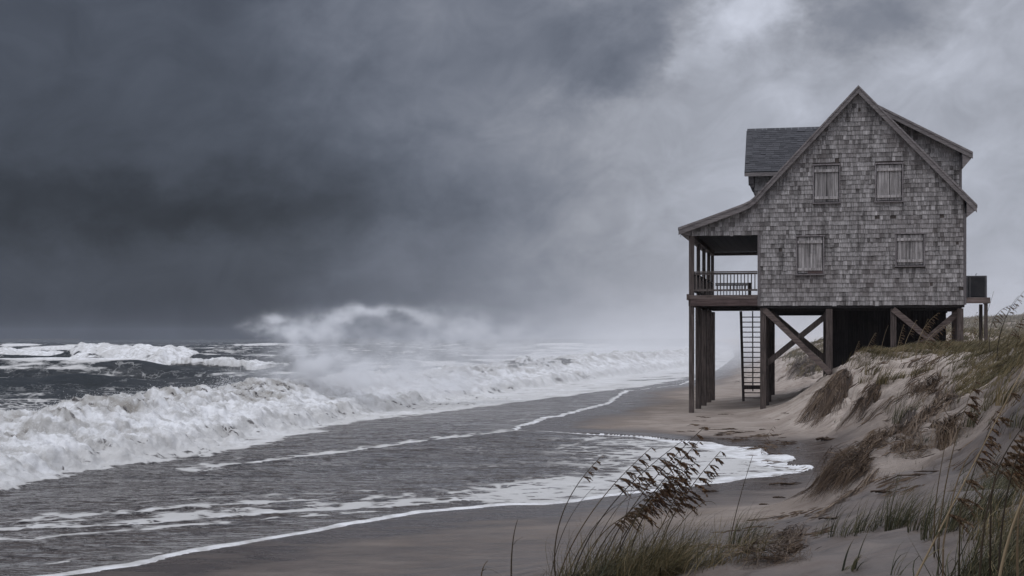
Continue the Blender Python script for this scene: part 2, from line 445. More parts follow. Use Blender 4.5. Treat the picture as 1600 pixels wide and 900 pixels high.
wet = np.maximum(wet, 0.86*(1-sstep(19, 27, Y.ravel() + 3*fbm(X.ravel()*.4, Y.ravel()*.4, 3))))  # near foreground gets most of the dark, smooth tone, edge broken by noise
wet = np.where(SDt > 0, 1.0, wet)
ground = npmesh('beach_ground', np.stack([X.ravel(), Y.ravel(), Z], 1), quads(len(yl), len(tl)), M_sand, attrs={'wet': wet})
tag(ground, 'pale sand beach rising to eroded dunes on the right', kind='structure')

# ------------------------------------------------------------------ the sea
FOOT = np.array([(-30, -20), (-15, 14), (-12.2, 23)] + [G(px, py, -.3)[:2] for px, py in [(0,760), (170,727), (350,700), (460,676), (560,652), (700,626), (850,606), (1000,586), (1080,575)]] + [(40, 260), (70, 420), (200, 1000)], float)
FOOT_H = np.array([.7, .75, .75, .78, .9, 1.05, 1.15, 1.1, .95, 1.3, 1.5, 1.4, 1.4, 1.4, 1.4])
APRON = np.array([(-30, -25), (-16, 10), (-12.6, 21)] + [G(px, py, -.3)[:2] for px, py in [(0,766), (170,733), (350,712), (420,698), (560,664), (640,655), (700,648), (800,637), (900,625), (1000,611), (1060,601)]] + [(30, 180), (60, 400), (190, 1000)], float)
SECOND = np.array([G(px, py, -.3)[:2] for px, py in [(-300, 580), (-100,578), (0,567), (60,563), (130,571), (250,573), (330,570), (385,565)]], float)
foam_lines = [  # (pixel run on the water, z, half width m, strength)
 ([(-60,806), (80,801), (180,794), (300,786), (400,783), (520,780), (620,778), (720,770), (800,768)], -0.03, 0.40, .8),
 ([(-60,817), (60,815), (160,814), (240,811), (330,805), (420,801), (520,797), (620,793), (700,787), (790,784)], -0.02, 0.34, 1.0),
 ([(-60,838), (60,834), (130,827), (200,824), (300,818), (400,812), (500,806), (600,801)], -0.02, 0.16, .8),
 ([(140,776), (270,773), (390,769), (500,768), (640,758)], -0.05, 0.14, .55),
 ([(-40,744), (60,740)], -0.1, .2, .3),
 ([(-50,884), (60,879), (150,870), (260,862), (380,850)], 0.0, .14, .5),
 ([(220,800), (400,793), (520,788), (650,786), (780,778)], -0.02, 1.0, .62), ([(700,770), (800,762), (900,752), (980,738)], 0, .9, .55),
 ([(300,722), (350,710), (450,702), (560,694), (650,686), (740,680), (800,676), (900,674), (985,679)], -0.03, 0.34, .9),
 ([(820,776), (900,768), (1000,752), (1090,735)], 0, .5, .45),
 ([(560,668), (700,664), (820,652), (960,628)], -.1, .25, .35),
 ([(780,662), (850,656), (920,645), (975,628)], -.05, .14, .5),
 ([(590,652), (760,632), (900,612), (980,604), (1100,597), (1160,590)], -.1, .9, .8),
 ([(700,720), (820,712), (930,700), (1010,690)], 0, .6, .35), ([(760,744), (880,735), (960,716), (1060,704)], 0, .5, .35),
]
t0 = np.linspace(-0.37, 0.30, 900)
tls = np.concatenate([np.linspace(-4.0, -0.37, 30)[:-1], t0, np.linspace(0.30, 1.0, 12)[1:]])
yls = np.concatenate([np.linspace(-12, 13, 20)[:-1], np.linspace(13, 28, 190)[:-1], np.linspace(28, 72, 420)[:-1], np.linspace(72, 140, 190)[:-1], np.linspace(140, 205, 170)[:-1], np.geomspace(205, 6000, 150)])
X, Y = wedge_grid(tls, yls); x = X.ravel(); y = Y.ravel()
zt, SD = terrain(x, y, detail=False, full=True)
zt = zt + 0.012*fbm(x*0.8+3, y*0.35, 3)*sstep(0, 1.5, -SD)
# swell and chop
zs = np.zeros_like(x)
rs = np.random.RandomState(5)
for (wl, am, n) in ((34, .55, 4), (19, .46, 5), (9, .27, 6), (4.2, .13, 6), (2.0, .05, 6)):
    for k in range(n):
        a = R(100) + rs.uniform(-0.5, 0.5)*(1.0 if wl > 8 else 1.6); l = wl*rs.uniform(.75, 1.3)
        ph = (x*math.cos(a) + y*math.sin(a))*2*math.pi/l + rs.uniform(0, 6.28)
        ph = ph + 0.9*perlin(x/l*0.35+k, y/l*0.35)
        s_ = (np.sin(ph)+1)/2
        fade = 1-sstep(wl*14, wl*40, y) if wl < 15 else 1.0
        zs += am/math.sqrt(n)*(2*s_**1.7-0.9)*fade
far_ = sstep(8, 40, SD)
seal = -0.3 + zs*(0.03 + 1.0*sstep(14, 50, SD)) + 0.02*fbm(x*1.1, y*2.0, 3)*sstep(1.0, 6, SD)
# the big breaker
xw = x + 0.9*fbm(x*0.30, y*0.30, 3) + 0.35*fbm(x*1.3+9, y*1.3, 2)
yw = y + 1.3*fbm(x*0.28+30, y*0.28, 3) + 0.45*fbm(x*1.2, y*1.2+7, 2)
d, sg, par = seg_dist(xw, yw, FOOT); s = d*sg
H = np.interp(par, np.arange(len(FOOT_H)), FOOT_H)
lump = 1 + 0.55*fbm(x*0.24, y*0.24+3, 3)
rise = sstep(-0.3, 3.2, s); back = np.exp(-np.maximum(s-4.2, 0)**2/18.0)
prof = (0.45*sstep(-0.2, 0.9, s) + 0.55*sstep(0.8, 3.8, s))*back
wallm = prof*(1-sstep(500, 900, y))
def billow(x, y, o=3):
    t = 0; a = 1; tt = 0
    for i in range(o):
        t = t + a*(4.0*np.abs(perlin(x+31*i, y+5*i))-1.0); tt += a; a *= .55; x = x*2.1; y = y*2.1
    return t/tt
puff = billow(x*0.55 + .5*fbm(x, y, 2), y*0.5, 4)
puff2 = billow(x*1.9 + 3, y*1.6, 3)
res = 1-sstep(60, 130, y)
brk = H*lump*prof + wallm*(0.13*np.minimum(puff, 1.6) + (0.045*np.minimum(puff2, 1.8) + 0.030*billow(x*5.5, y*4.4, 2))*res)
d2, sg2, _ = seg_dist(xw, yw, APRON); s2 = d2*sg2
apron = sstep(-0.1, 0.5, s2)*(1-sstep(0.0, 1.0, s-2))
rough = sstep(-0.2, 0.7, s2)*np.exp(-np.maximum(s-1, 0)/6.0)
brk = brk + 0.10*rough*(0.8+0.7*puff)*sstep(0, 1, s2) + 0.05*rough*puff2*res
# the breaker farther out
d3, sg3, par3 = seg_dist(x + 3*fbm(x*.05, y*.05, 3) + fbm(x*.3, y*.3, 2), y + 4*fbm(x*.06+8, y*.04, 3) + 1.5*fbm(x*.3+4, y*.3, 2), SECOND)
s3 = d3*sg3
endf = sstep(0.02, 1.2, par3)*(1-sstep(len(SECOND)-1.9, len(SECOND)-1.02, par3))
prof3 = sstep(-1, 5, s3)*np.exp(-np.maximum(s3-7, 0)**2/200.0)*endf*np.where(s3 > -2, 1, 0)
brk = brk + 1.35*prof3*(1 + 0.45*fbm(x*.07, y*.05, 3)) + 0.30*prof3*billow(x*.30, y*.12, 4)
seal = seal + brk
rip_ = (1-sstep(40, 60, y))*(0.020*fbm(x*.9+y*.35, y*2.0-x*.6, 3) + 0.010*fbm(x*2.4+y, y*4.0, 2))
film = np.clip(SD*0.25, -0.4, 0.022)
zw = np.maximum(zt + film, seal) if True else seal
blend = sstep(1.0, 5.0, SD)
zw = np.where(SD < 1.0, zt + film, (zt+film)*(1-blend) + np.maximum(zt+film, seal)*blend)
zw = zw + rip_*sstep(0.5, 2.5, SD)
# foam coverage 0..1
al = (1 + 0.9*fbm(x*.25, y*.15, 3))
edgew = 0.26 + 1.9*sstep(3.2, 5.8, x)*(y < 45)*(y > 20) + 0.10*sstep(-1, 2, x)
foam = (1-sstep(0.35, 1.0, SD/(edgew*al*0.9)))*(1-sstep(44, 47, y)*0.25)
F = foam.copy()
lobe = (1-sstep(44, 46, y))*sstep(-9, 3, x + 0.25*(y-25))
F = np.maximum(F, (0.38 + 0.18*fbm(x*.3, y*.2, 3))*lobe*sstep(0.3, 1, SD)*sstep(-2, 4.5, x)*sstep(20, 24, y))
F = np.maximum(F, 0.50*np.exp(-((SD-2.0)/2.4)**2)*(y < 36)*(y > 16)*sstep(-3, 1, x))
F = np.maximum(F, 0.09*(SD > 0))
for run, z0, hw, st in foam_lines:
    P = np.array([G(px, py, z0)[:2] for px, py in run], float)
    m = (y > P[:, 1].min()-4) & (y < P[:, 1].max()+4)
    xm = x[m] + 0.25*fbm(x[m]*.8, y[m]*.8, 3); ym = y[m] + 0.35*fbm(x[m]*.5+12, y[m]*.5, 3)
    dd, ss, pp = seg_dist(xm, ym, P)
    wv = hw*(1 + 0.8*fbm(x[m]*.6, y[m]*.4, 2))
    ends = sstep(0, .25, pp)*(1-sstep(len(P)-1.3, len(P)-1.0, pp)) if run[0][0] > 0 else (1-sstep(len(P)-1.3, len(P)-1.0, pp))
    # crisp on the shore side, trailing off to sea
    val = st*ends*np.maximum(0.50*np.exp(-(dd/np.where(ss > 0, wv*2.8, wv*0.5))**2), 0.70*np.exp(-(dd/(wv*(.18+.5*sstep(-.2, .5, fbm(xm*.9, ym*.6+4, 3)))+.03))**2))
    val = val*np.clip(.80 + .9*fbm(x[m]*1.9, y[m]*1.1+6, 3), .35, 1.15)
    F[m] = np.maximum(F[m], val)
    zz = zw[m]; zz += 0.035*hw/0.4*val*(1-sstep(40, 60, y[m])); zw[m] = zz
fall = fbm((x*.77+y*.64)*2.2, (y*.77-x*.64)*.5, 4)                 # streaks running down the falling sheet
hollow = sstep(-0.10, 0.45, -.7*puff + 0.9*fbm(x*.35+5, y*.35, 3) - .1)
top_ = sstep(1.6, 3.4, s)*(1-sstep(5.0, 7.5, s))
Fb = np.clip(wallm*1.8, 0, 1)*(1 - 0.55*np.clip(top_*(.35+.9*sstep(-.15, .35, fall + .4*hollow)), 0, 1) - .30*hollow*(1-top_))
Fb = np.maximum(Fb, 0.40*np.clip(wallm*1.8, 0, 1))
F = np.maximum(F, Fb)
F = np.maximum(F, 0.62*apron*(0.9+0.5*fbm(x*.4, y*.3, 3)))
trail = sstep(3, 6, s)*np.exp(-np.maximum(s-6, 0)/26.0)*(y < 140)
F = np.maximum(F, (0.50 + 0.4*fbm(x*.2, y*.08, 3))*trail)
F = np.maximum(F, (0.72+.3*billow(x*.2, y*.12+4, 3))*sstep(0.28, 0.55, prof3))
F = np.maximum(F, 0.30*sstep(20, 40, SD)*(1+0.9*fbm(x*.025, y*.02, 3)))
# white caps on the swell, thicker towards the shore on the right
cap = sstep(0.95, 1.35, zs + 0.35*fbm(x*.05, y*.03+50, 3))*sstep(10, 40, SD)
F = np.maximum(F, 0.8*cap)
midr = sstep(-60, 10, x - 0.04*y)*sstep(80, 130, y)*(1-sstep(500, 900, y))
F = np.maximum(F, (0.55+0.45*fbm(x*.06, y*.02, 3))*midr)
farcap = sstep(0.30, 0.45, fbm(x*.02, y*.006+9, 3) + .25*(zs-.3))*sstep(230, 300, y)*(1-sstep(700, 1200, y))
F = np.maximum(F, 0.6*farcap)
F = np.where(y > 500, np.minimum(F, 0.9-.75*sstep(500, 1000, y)), F)
F = np.clip(F, 0, 1)
thick = np.clip(wallm*1.8, 0, 1)*np.clip(.75*top_*sstep(-.3, .4, fall) + .55*hollow, 0, 1)   # sand-laden foam
Q = quads(len(yls), len(tls))
keep = (SD[Q].max(1) > -0.8)
silt = (1-sstep(2, 40, SD))
Vs = np.stack([x, y, zw], 1)
used = np.zeros(len(x), bool); used[Q[keep].ravel()] = True
remap = np.cumsum(used)-1

def mat_sea():
    m, nt, b, out = newmat('sea_water')
    geo = nt.n.new('ShaderNodeNewGeometry'); P = geo.outputs['Position']
    Fa = nt.attr('foam').outputs['Fac']; Th = nt.attr('thick').outputs['Fac']; Si = nt.attr('silt').outputs['Fac']; Sc = nt.attr('scale').outputs['Fac']
    # lay the lace along the shore; coarser far away
    px, py, pz = nt.sep(P)
    a = R(-20)
    uu = nt.math('ADD', nt.math('MULTIPLY', px, math.cos(a)), nt.math('MULTIPLY', py, math.sin(a)))
    vv = nt.math('SUBTRACT', nt.math('MULTIPLY', py, math.cos(a)), nt.math('MULTIPLY', px, math.sin(a)))
    st = nt.comb(nt.math('MULTIPLY', uu, 0.75), nt.math('MULTIPLY', vv, 1.0), nt.math('MULTIPLY', pz, 1.0))
    wv = nt.n.new('ShaderNodeTexNoise'); nt.put(wv.inputs['Vector'], st); wv.inputs['Scale'].default_value = 0.8; wv.inputs['Detail'].default_value = 3
    stw = nt.vmath('ADD', st, nt.vmath('MULTIPLY', wv.outputs[1], (1.6, 1.6, 0.4)))
    v1 = nt.vor(stw, 1.5, 'DISTANCE_TO_EDGE'); v2 = nt.vor(stw, 4.0, 'DISTANCE_TO_EDGE')
    lace = nt.math('SUBTRACT', 1.0, nt.math('MINIMUM', nt.math('MULTIPLY', v1, 2.6), nt.math('ADD', nt.math('MULTIPLY', v2, 3.0), 0.25)), clamp=True)
    nf = nt.noise(st, 3.0, 8, 0.72); nb = nt.noise(st, 0.55, 5, 0.65)
    pat = nt.math('ADD', nt.math('MULTIPLY', lace, 0.30), nt.math('ADD', nt.math('MULTIPLY', nf, 0.45), nt.math('MULTIPLY', nb, 0.40)))
    # far field: long streaks
    fs = nt.comb(nt.math('MULTIPLY', px, 0.05), nt.math('MULTIPLY', py, 0.035), nt.math('MULTIPLY', pz, .35))
    nfar = nt.noise(fs, 3.0, 8, 0.7)
    pat = nt.mix(Sc, pat, nt.math('ADD', 0.10, nt.math('MULTIPLY', nfar, 0.92)))
    cov = nt.ramp(nt.math('ADD', nt.math('MULTIPLY_ADD', nt.math('SUBTRACT', pat, 0.5), 1.7, 0.5), nt.math('MULTIPLY', Fa, 1.0)), 0.97, 1.12)
    cov = nt.math('MULTIPLY', cov, nt.ramp(Fa, 0.05, 0.3))
    wq = nt.math('MULTIPLY', nt.math('SUBTRACT', nb, .5), 3.0)
    q1 = nt.noise(nt.comb(nt.math('MULTIPLY', uu, 0.7), nt.math('ADD', nt.math('MULTIPLY', vv, 2.6), wq), 0.0), 1.0, 5, 0.62)
    q2 = nt.noise(nt.comb(nt.math('MULTIPLY', px, 0.16), nt.math('MULTIPLY', py, 0.10), 3.0), 1.6, 6, 0.62)
    fn = nt.math('ABSOLUTE', nt.math('SUBTRACT', q1, 0.5)); ff_ = nt.math('ABSOLUTE', nt.math('SUBTRACT', q2, 0.5))
    f1 = nt.math('MULTIPLY', nt.ramp(fn, 0.0, 0.022, 1.0, 0.0), nt.ramp(nb, .40, .66, .05, .75))
    f2 = nt.math('MULTIPLY', nt.ramp(ff_, 0.0, 0.020, 1.0, 0.0), nt.ramp(nfar, .42, .62, .10, .9))
    flk = nt.mix(Sc, nt.math('MULTIPLY', f1, nt.ramp(pz, -.02, -.08, .45, 1.0)), f2)
    cov = nt.math('MAXIMUM', cov, flk)
    nm = nt.noise(P, 1.6, 7, 0.68)
    foamc = nt.mix(nt.ramp(nm, 0.33, 0.62), (0.44, 0.43, 0.41), (0.76, 0.76, 0.76))
    foamc = nt.mix(nt.ramp(Fa, 0.35, 0.9), (0.52, 0.51, 0.49), foamc)
    foamc = nt.mix(nt.math('MULTIPLY', Th, .85), foamc, (0.235, 0.215, 0.185))
    watc = nt.mix(Si, (0.026, 0.033, 0.037), (0.042, 0.031, 0.026))
    thin = nt.mix(nt.math('MULTIPLY', nt.ramp(nt.noise(st, 1.2, 6, .7), .3, .8), nt.ramp(Fa, .2, .6)), watc, (0.22, 0.21, 0.20))
    nt.put(b.inputs['Base Color'], nt.mix(cov, thin, foamc))
    nt.put(b.inputs['Roughness'], nt.ramp(cov, 0.0, 0.5, 0.10, 0.85, False))
    nt.put(b.inputs['Specular IOR Level'], nt.ramp(cov, 0.0, 0.5, 0.5, 0.15, False))
    b.inputs['IOR'].default_value = 1.33
    # ripples, coarser with distance
    rp = nt.comb(nt.math('MULTIPLY', uu, 1.0), nt.math('MULTIPLY', vv, 1.5), 0.0)
    rs1 = nt.comb(nt.math('MULTIPLY', uu, 0.8), nt.math('MULTIPLY', vv, 2.4), 0.0)
    r1 = nt.math('ADD', nt.math('MULTIPLY', nt.noise(rs1, 1.8, 3, 0.5), .55), nt.math('MULTIPLY', nt.noise(rs1, 0.8, 3, .6), 1.6))
    r1 = nt.math('MULTIPLY', r1, nt.ramp(nb, .35, .6, .35, 1.0)); r2 = nt.noise(rp, 0.6, 6, 0.68)
    hh = nt.mix(Sc, r1, nt.math('MULTIPLY', r2, 7.0))
    bw = nt.bump(hh, 1.0, 0.34)
    ff = nt.math('ADD', nt.math('MULTIPLY', cov, 0.5), nt.math('MULTIPLY', nt.noise(P, 5.0, 7, 0.72), 1.1))
    bf = nt.bump(ff, 1.0, 0.06)
    mx = nt.mix(cov, bw, bf)
    nt.put(b.inputs['Normal'], mx)
    b.inputs['Subsurface Weight'].default_value = 0.0
    return m
M_sea = mat_sea()
scl = sstep(55, 110, y)
sea = npmesh('sea', Vs[used], remap[Q[keep]], M_sea, attrs={'foam': F[used], 'thick': thick[used], 'silt': silt[used], 'scale': scl[used]})
tag(sea, 'dark grey storm sea with white breakers and foam washing up the beach', kind='structure')
crest_pts = Vs[(wallm > 0.35) & (y > 28) & (y < 130)]
crest_pts = crest_pts[crest_pts[:, 2] > 0.1]
sea_z = (x, y, zw)

# ------------------------------------------------------------------ materials: timber, shingle, roofing
def mat_wood(name, dark, light, scale=1.0, along='z', rough=0.85, wetk=0.0):
    m, nt, b, out = newmat(name)
    tcn = nt.n.new('ShaderNodeTexCoord'); P = tcn.outputs['Object']
    T = nt.attr('tint').outputs['Fac']
    sc_ = {'z': (30, 30, 1.6), 'x': (1.6, 30, 30), 'y': (30, 1.6, 30)}[along]
    off = nt.comb(nt.math('MULTIPLY', T, 37.0), nt.math('MULTIPLY', T, 19.0), nt.math('MULTIPLY', T, 11.0))
    pv = nt.vmath('ADD', nt.vmath('MULTIPLY', P, sc_), off)
    g = nt.noise(pv, scale, 6, 0.65); g2 = nt.noise(P, 2.2, 5, 0.65)
    c = nt.mix(nt.ramp(g, 0.3, 0.72), dark, light)
    c = nt.mix(nt.math('MULTIPLY', nt.ramp(g2, 0.5, 0.75), 0.55), c, tuple(v*0.45 for v in dark))
    br = nt.ramp(T, 0, 1, 0.72, 1.28, False)
    c = nt.mix(1.0, c, nt.comb(br, br, br), 'MULTIPLY')
    nt.put(b.inputs['Base Color'], c); b.inputs['Roughness'].default_value = rough
    b.inputs['Specular IOR Level'].default_value = 0.3
    nt.put(b.inputs['Normal'], nt.bump(g, 0.6, 0.012))
    return m
M_pile = mat_wood('piling_timber', (0.034, 0.026, 0.023), (0.125, 0.100, 0.090))
M_beam = mat_wood('beam_timber', (0.070, 0.052, 0.046), (0.19, 0.15, 0.135), along='x')
M_rake = mat_wood('rake_board_timber', (0.13, 0.115, 0.112), (0.26, 0.235, 0.23), along='x')
M_shut = mat_wood('shutter_timber', (0.13, 0.12, 0.115), (0.46, 0.43, 0.42), scale=0.5)
M_trim = mat_wood('trim_timber', (0.12, 0.105, 0.105), (0.24, 0.22, 0.22))
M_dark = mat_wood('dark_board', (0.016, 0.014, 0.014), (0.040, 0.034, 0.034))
M_rail = mat_wood('railing_timber', (0.06, 0.05, 0.045), (0.16, 0.135, 0.125))
M_red = mat_wood('red_stained_timber', (0.065, 0.043, 0.040), (0.165, 0.120, 0.112), along='x')

def mat_shingle(name, dark, light, stain=0.6):
    m, nt, b, out = newmat(name)
    tcn = nt.n.new('ShaderNodeTexCoord'); P = tcn.outputs['Object']
    T = nt.attr('tint').outputs['Fac']
    pv = nt.vmath('ADD', nt.vmath('MULTIPLY', P, (26, 26, 2.0)), nt.comb(nt.math('MULTIPLY', T, 50.0), 0.0, nt.math('MULTIPLY', T, 30.0)))
    g = nt.noise(pv, 1.0, 5, 0.65)
    c = nt.mix(nt.ramp(T, 0.0, 1.0), dark, light)
    gm = nt.ramp(g, 0.28, 0.72, 0.55, 1.3)
    c = nt.mix(1.0, c, nt.comb(gm, gm, gm), 'MULTIPLY')
    # water stains running down, and grey-brown weathering in patches
    s1 = nt.noise(nt.vmath('MULTIPLY', P, (4.2, 4.2, 0.42)), 1.0, 7, 0.72)
    s2 = nt.noise(P, 0.55, 5, 0.6)
    s3 = nt.noise(nt.vmath('MULTIPLY', P, (1.0, 1.0, 2.0)), 2.2, 5, 0.7)
    k = nt.math('MULTIPLY', nt.ramp(s1, 0.48, 0.70), stain)
    c = nt.mix(k, c, tuple(v*0.35 for v in dark))
    c = nt.mix(nt.math('MULTIPLY', nt.ramp(s3, 0.56, 0.78), stain*0.8), c, tuple(v*0.55 for v in dark))
    c = nt.mix(nt.ramp(s2, 0.45, 0.7, 0.0, 0.35), c, (0.15, 0.125, 0.118))
    nt.put(b.inputs['Base Color'], c); b.inputs['Roughness'].default_value = 0.85
    b.inputs['Specular IOR Level'].default_value = 0.25
    nt.put(b.inputs['Normal'], nt.bump(g, 0.5, 0.008))
    return m
M_shing = mat_shingle('cedar_shingle', (0.125, 0.113, 0.108), (0.44, 0.415, 0.405), .9)
M_back = mat_shingle('shingle_backing', (0.085, 0.070, 0.062), (0.085, 0.070, 0.062), .4)
def mat_asphalt():
    m, nt, b, out = newmat('asphalt_roofing')
    P = nt.n.new('ShaderNodeTexCoord').outputs['Object']; T = nt.attr('tint').outputs['Fac']
    n = nt.noise(P, 90.0, 3, 0.7); n2 = nt.noise(P, 1.5, 4, 0.6)
    c = nt.mix(nt.ramp(T, 0, 1), (0.026, 0.026, 0.029), (0.070, 0.069, 0.075))
    c = nt.mix(nt.ramp(n, .3, .8, 0, .4), c, (0.085, 0.085, 0.095)); c = nt.mix(nt.ramp(n2, .5, .75, 0, .4), c, (0.04, 0.04, 0.045))
    nt.put(b.inputs['Base Color'], c); b.inputs['Roughness'].default_value = 0.9
    nt.put(b.inputs['Normal'], nt.bump(n, 0.5, 0.006))
    return m
M_roof = mat_asphalt()
M_black = newmat('black_void'); M_black[2].inputs['Base Color'].default_value = (0.012, 0.012, 0.014, 1); M_black = M_black[0]

# ------------------------------------------------------------------ the beach house
# local frame: x to the right along the gable wall, y into the picture, z up
house = empty('beach_house', (HO[0], HO[1], 0), -HA)
tag(house, 'weathered grey shingled beach house raised on tall timber pilings, windows shuttered', 'house')
rnd = random.Random(3)
def wall_intervals(poly, z):
    xs = []
    n = len(poly)
    for i in range(n):
        (x0, z0), (x1, z1) = poly[i], poly[(i+1) % n]
        if (z0 > z) != (z1 > z): xs.append(x0 + (z-z0)/(z1-z0)*(x1-x0))
    xs.sort(); return [(xs[i], xs[i+1]) for i in range(0, len(xs)-1, 2)]
def subtract(iv, a, b):
    out = []
    for (p, q) in iv:
        if b <= p or a >= q: out.append((p, q)); continue
        if a > p: out.append((p, a))
        if b < q: out.append((b, q))
    return out
def shingle_mesh(poly, holes, expo=0.165, wmin=0.07, wmax=0.165, mapf=None, thick=0.026):
    """courses of separate shingles; mapf(x, z, out) -> local xyz"""
    mb = MB()
    z0 = min(p[1] for p in poly); z1 = max(p[1] for p in poly); z = z0
    while z < z1:
        zm = z + expo*0.5
        iv = wall_intervals(poly, min(zm, z1-1e-3))
        for (a, b, c, d) in holes:
            if c < z + expo*0.6 and d > z + expo*0.4: iv = subtract(iv, a, b)
        for (p, q) in iv:
            xx = p
            while xx < q - 1e-3:
                wd = rnd.uniform(wmin, wmax) if rnd.random() < .9 else rnd.uniform(0.2, 0.28)
                x2 = min(xx + wd, q)
                if q - x2 < 0.05: x2 = q
                g = 0.0035; jb = rnd.uniform(-0.010, 0.006) - (0.02 if rnd.random() < .03 else 0); tb = thick + rnd.uniform(-0.004, 0.006) + (rnd.uniform(.01, .03) if rnd.random() < .05 else 0)
                t = min(max(rnd.gauss(0.58, 0.17), 0), 1)
                if rnd.random() < 0.05: t *= 0.35
                zb, zt_ = z + jb, z + expo + 0.03
                if mapf is not None and thick > .02 and rnd.random() < 0.003: xx = x2; continue
                pts = [(xx+g, zb, 0), (x2-g, zb, 0), (x2-g, zt_, 0), (xx+g, zt_, 0), (xx+g, zb, tb), (x2-g, zb, tb), (x2-g, zt_, 0.003), (xx+g, zt_, 0.003)]
                mb.add([mapf(*s) for s in pts], [(4,5,6,7), (0,1,5,4), (1,2,6,5), (3,0,4,7)], t)
                xx = x2
        z += expo
    return mb
FRONT = [(2.58, 4.05), (9.83, 4.05), (9.83, 8.02), (6.12, 11.97), (2.75, 8.38), (2.42, 8.02), (2.20, 7.84), (1.0, 7.39), (0.02, 7.05), (0.02, 6.74), (2.58, 6.74)]
WINS = [(4.49, 5.48, 7.80, 9.27), (6.72, 7.72, 7.81, 9.26), (3.88, 4.90, 5.17, 6.65), (7.44, 8.48, 5.44, 6.69)]
mb = shingle_mesh(FRONT, WINS, mapf=lambda x, z, o: (x, -o, z))
mb.build('gable_wall', M_shing, house)
# body of the house behind the shingles
mb = MB(); mb.prism([(2.50, 4.05), (9.87, 4.05), (9.87, 7.9), (6.12, 11.93), (2.72, 8.30), (2.50, 8.05)], 0.004, 11.5, 0.3)
mb.prism([(0.05, 6.76), (2.495, 6.76), (2.495, 7.9), (0.05, 7.03)], 0.004, 0.12, 0.3)
mb.build('wall', M_back, house)
for side, xx in (('l', 2.50), ('r', 9.87)):
    sgn = -1 if side == 'l' else 1
    mb = shingle_mesh([(0, 4.05), (11.5, 4.05), (11.5, 7.4), (0, 7.4)], [], wmin=.12, wmax=.3, mapf=lambda a, z, o: (xx + sgn*o, a, z))
    mb.build('wall', M_shing, house)
mb = MB(); mb.box(2.47, 2.58, -0.03, 0.0, 4.03, 6.72); mb.build('corner_board', M_trim, house)
mb = MB(); mb.box(9.83, 9.93, -0.03, 0.0, 4.05, 7.35); mb.build('corner_board', M_trim, house)

# roofs
def thick_prof(pts, th):  # vertical thickness
    return [(x, z) for x, z in pts] + [(x, z-th) for x, z in reversed(pts)]
LEFT = [(-0.47, 7.00), (1.0, 7.50), (1.95, 7.84), (2.20, 7.96), (2.42, 8.14), (2.75, 8.50), (6.12, 12.10)]
RIGHT = [(6.12, 12.10), (10.29, 7.64)]
for prof in (LEFT, RIGHT):
    mb = MB()
    for (a, b) in zip(prof[:-1], prof[1:]):
        mb.prism([a, b, (b[0], b[1]-0.11), (a[0], a[1]-0.11)], -0.24, 11.75, 0.4)
    mb.build('roof', M_roof, house)
# rake boards: an upper drip board and a lower wide board
def rake(pts, y0, par, d1=0.02, w1=0.09, w2=0.22, m=None):
    mb = MB()
    for (a, b) in zip(pts[:-1], pts[1:]):
        mb.prism([(a[0], a[1]-d1), (b[0], b[1]-d1), (b[0], b[1]-d1-w1), (a[0], a[1]-d1-w1)], y0-0.055, y0-0.002, 0.75)
        mb.prism([(a[0], a[1]-d1-w1), (b[0], b[1]-d1-w1), (b[0], b[1]-d1-w1-w2), (a[0], a[1]-d1-w1-w2)], y0-0.030, y0-0.002, 0.5)
    mb.build('rake_board', m or M_rake, par)
rake([(-0.45, 6.99)] + LEFT[1:], -0.24, house, 0.0, 0.08, 0.19)
rake([(6.12, 12.10), (10.27, 7.66)], -0.24, house, 0.0, 0.08, 0.22)
# soffits and eave boxes
mb = MB(); mb.prism([(9.93, 7.92), (10.27, 7.56), (10.25, 7.46), (9.93, 7.22)], -0.238, 11.7, .6); mb.build('eave_box', M_rake, house)
mb = MB(); mb.prism([(-0.45, 6.88), (-0.43, 6.78), (-0.02, 6.70), (0.02, 6.98)], -0.12, 11.7, .5); mb.build('eave_box', M_rake, house)

# seaward gabled dormer
mb = MB()
yE, zE, yR, zR = 0.95, 9.16, 2.72, 10.98
def dorm_pt(x, s, o):   # s: distance up the slope 0..1
    n = Vector((0, -(zR-zE), (yR-yE))).normalized()
    return (x + n.x*o, yE + (yR-yE)*s + n.y*o, zE + (zR-zE)*s + n.z*o)
sl = math.hypot(yR-yE, zR-zE)
xe = lambda s: 1.92 + 0.03*s
cr = shingle_mesh([(1.95, 0), (5.6, 0), (5.6, sl), (1.96, sl)], [], expo=0.125, wmin=.14, wmax=.34, mapf=lambda x, z, o: dorm_pt(x, z/sl, o*0.8+0.012), thick=0.014)
dr = cr.build('dormer_roof', M_roof, house)
ms = MB()
ms.add([(1.94, yE, zE-0.0), (1.94, yR, zR), (1.94, 2*yR-yE, zE), (1.94, 2*yR-yE, zE-.14), (1.94, yR, zR-.14), (1.94, yE, zE-.14),
        (5.6, yE, zE), (5.6, yR, zR), (5.6, 2*yR-yE, zE), (5.6, 2*yR-yE, zE-.14), (5.6, yR, zR-.14), (5.6, yE, zE-.14)],
       [(0,1,4,5), (1,2,3,4), (6,11,10,7), (7,10,9,8), (0,6,7,1), (1,7,8,2), (5,4,10,11), (4,3,9,10), (0,5,11,6), (2,8,9,3)], .2)
ms.build('slab', M_roof, dr)
mb = MB(); mb.box(1.95, 4.6, yE-0.03, yE, zE-0.17, zE-0.03, .6); mb.build('fascia', M_rake, dr)
mb = MB()
mb.box(2.30, 4.6, 1.34, 4.1, 7.9, 9.05, .4)
mb.prism([(2.31, 9.0), (5.0, 9.0), (5.0, 9.3), (2.31, 9.3)], 1.45, 4.0, .4)
dw = mb.build('dormer_wall', M_back, house)
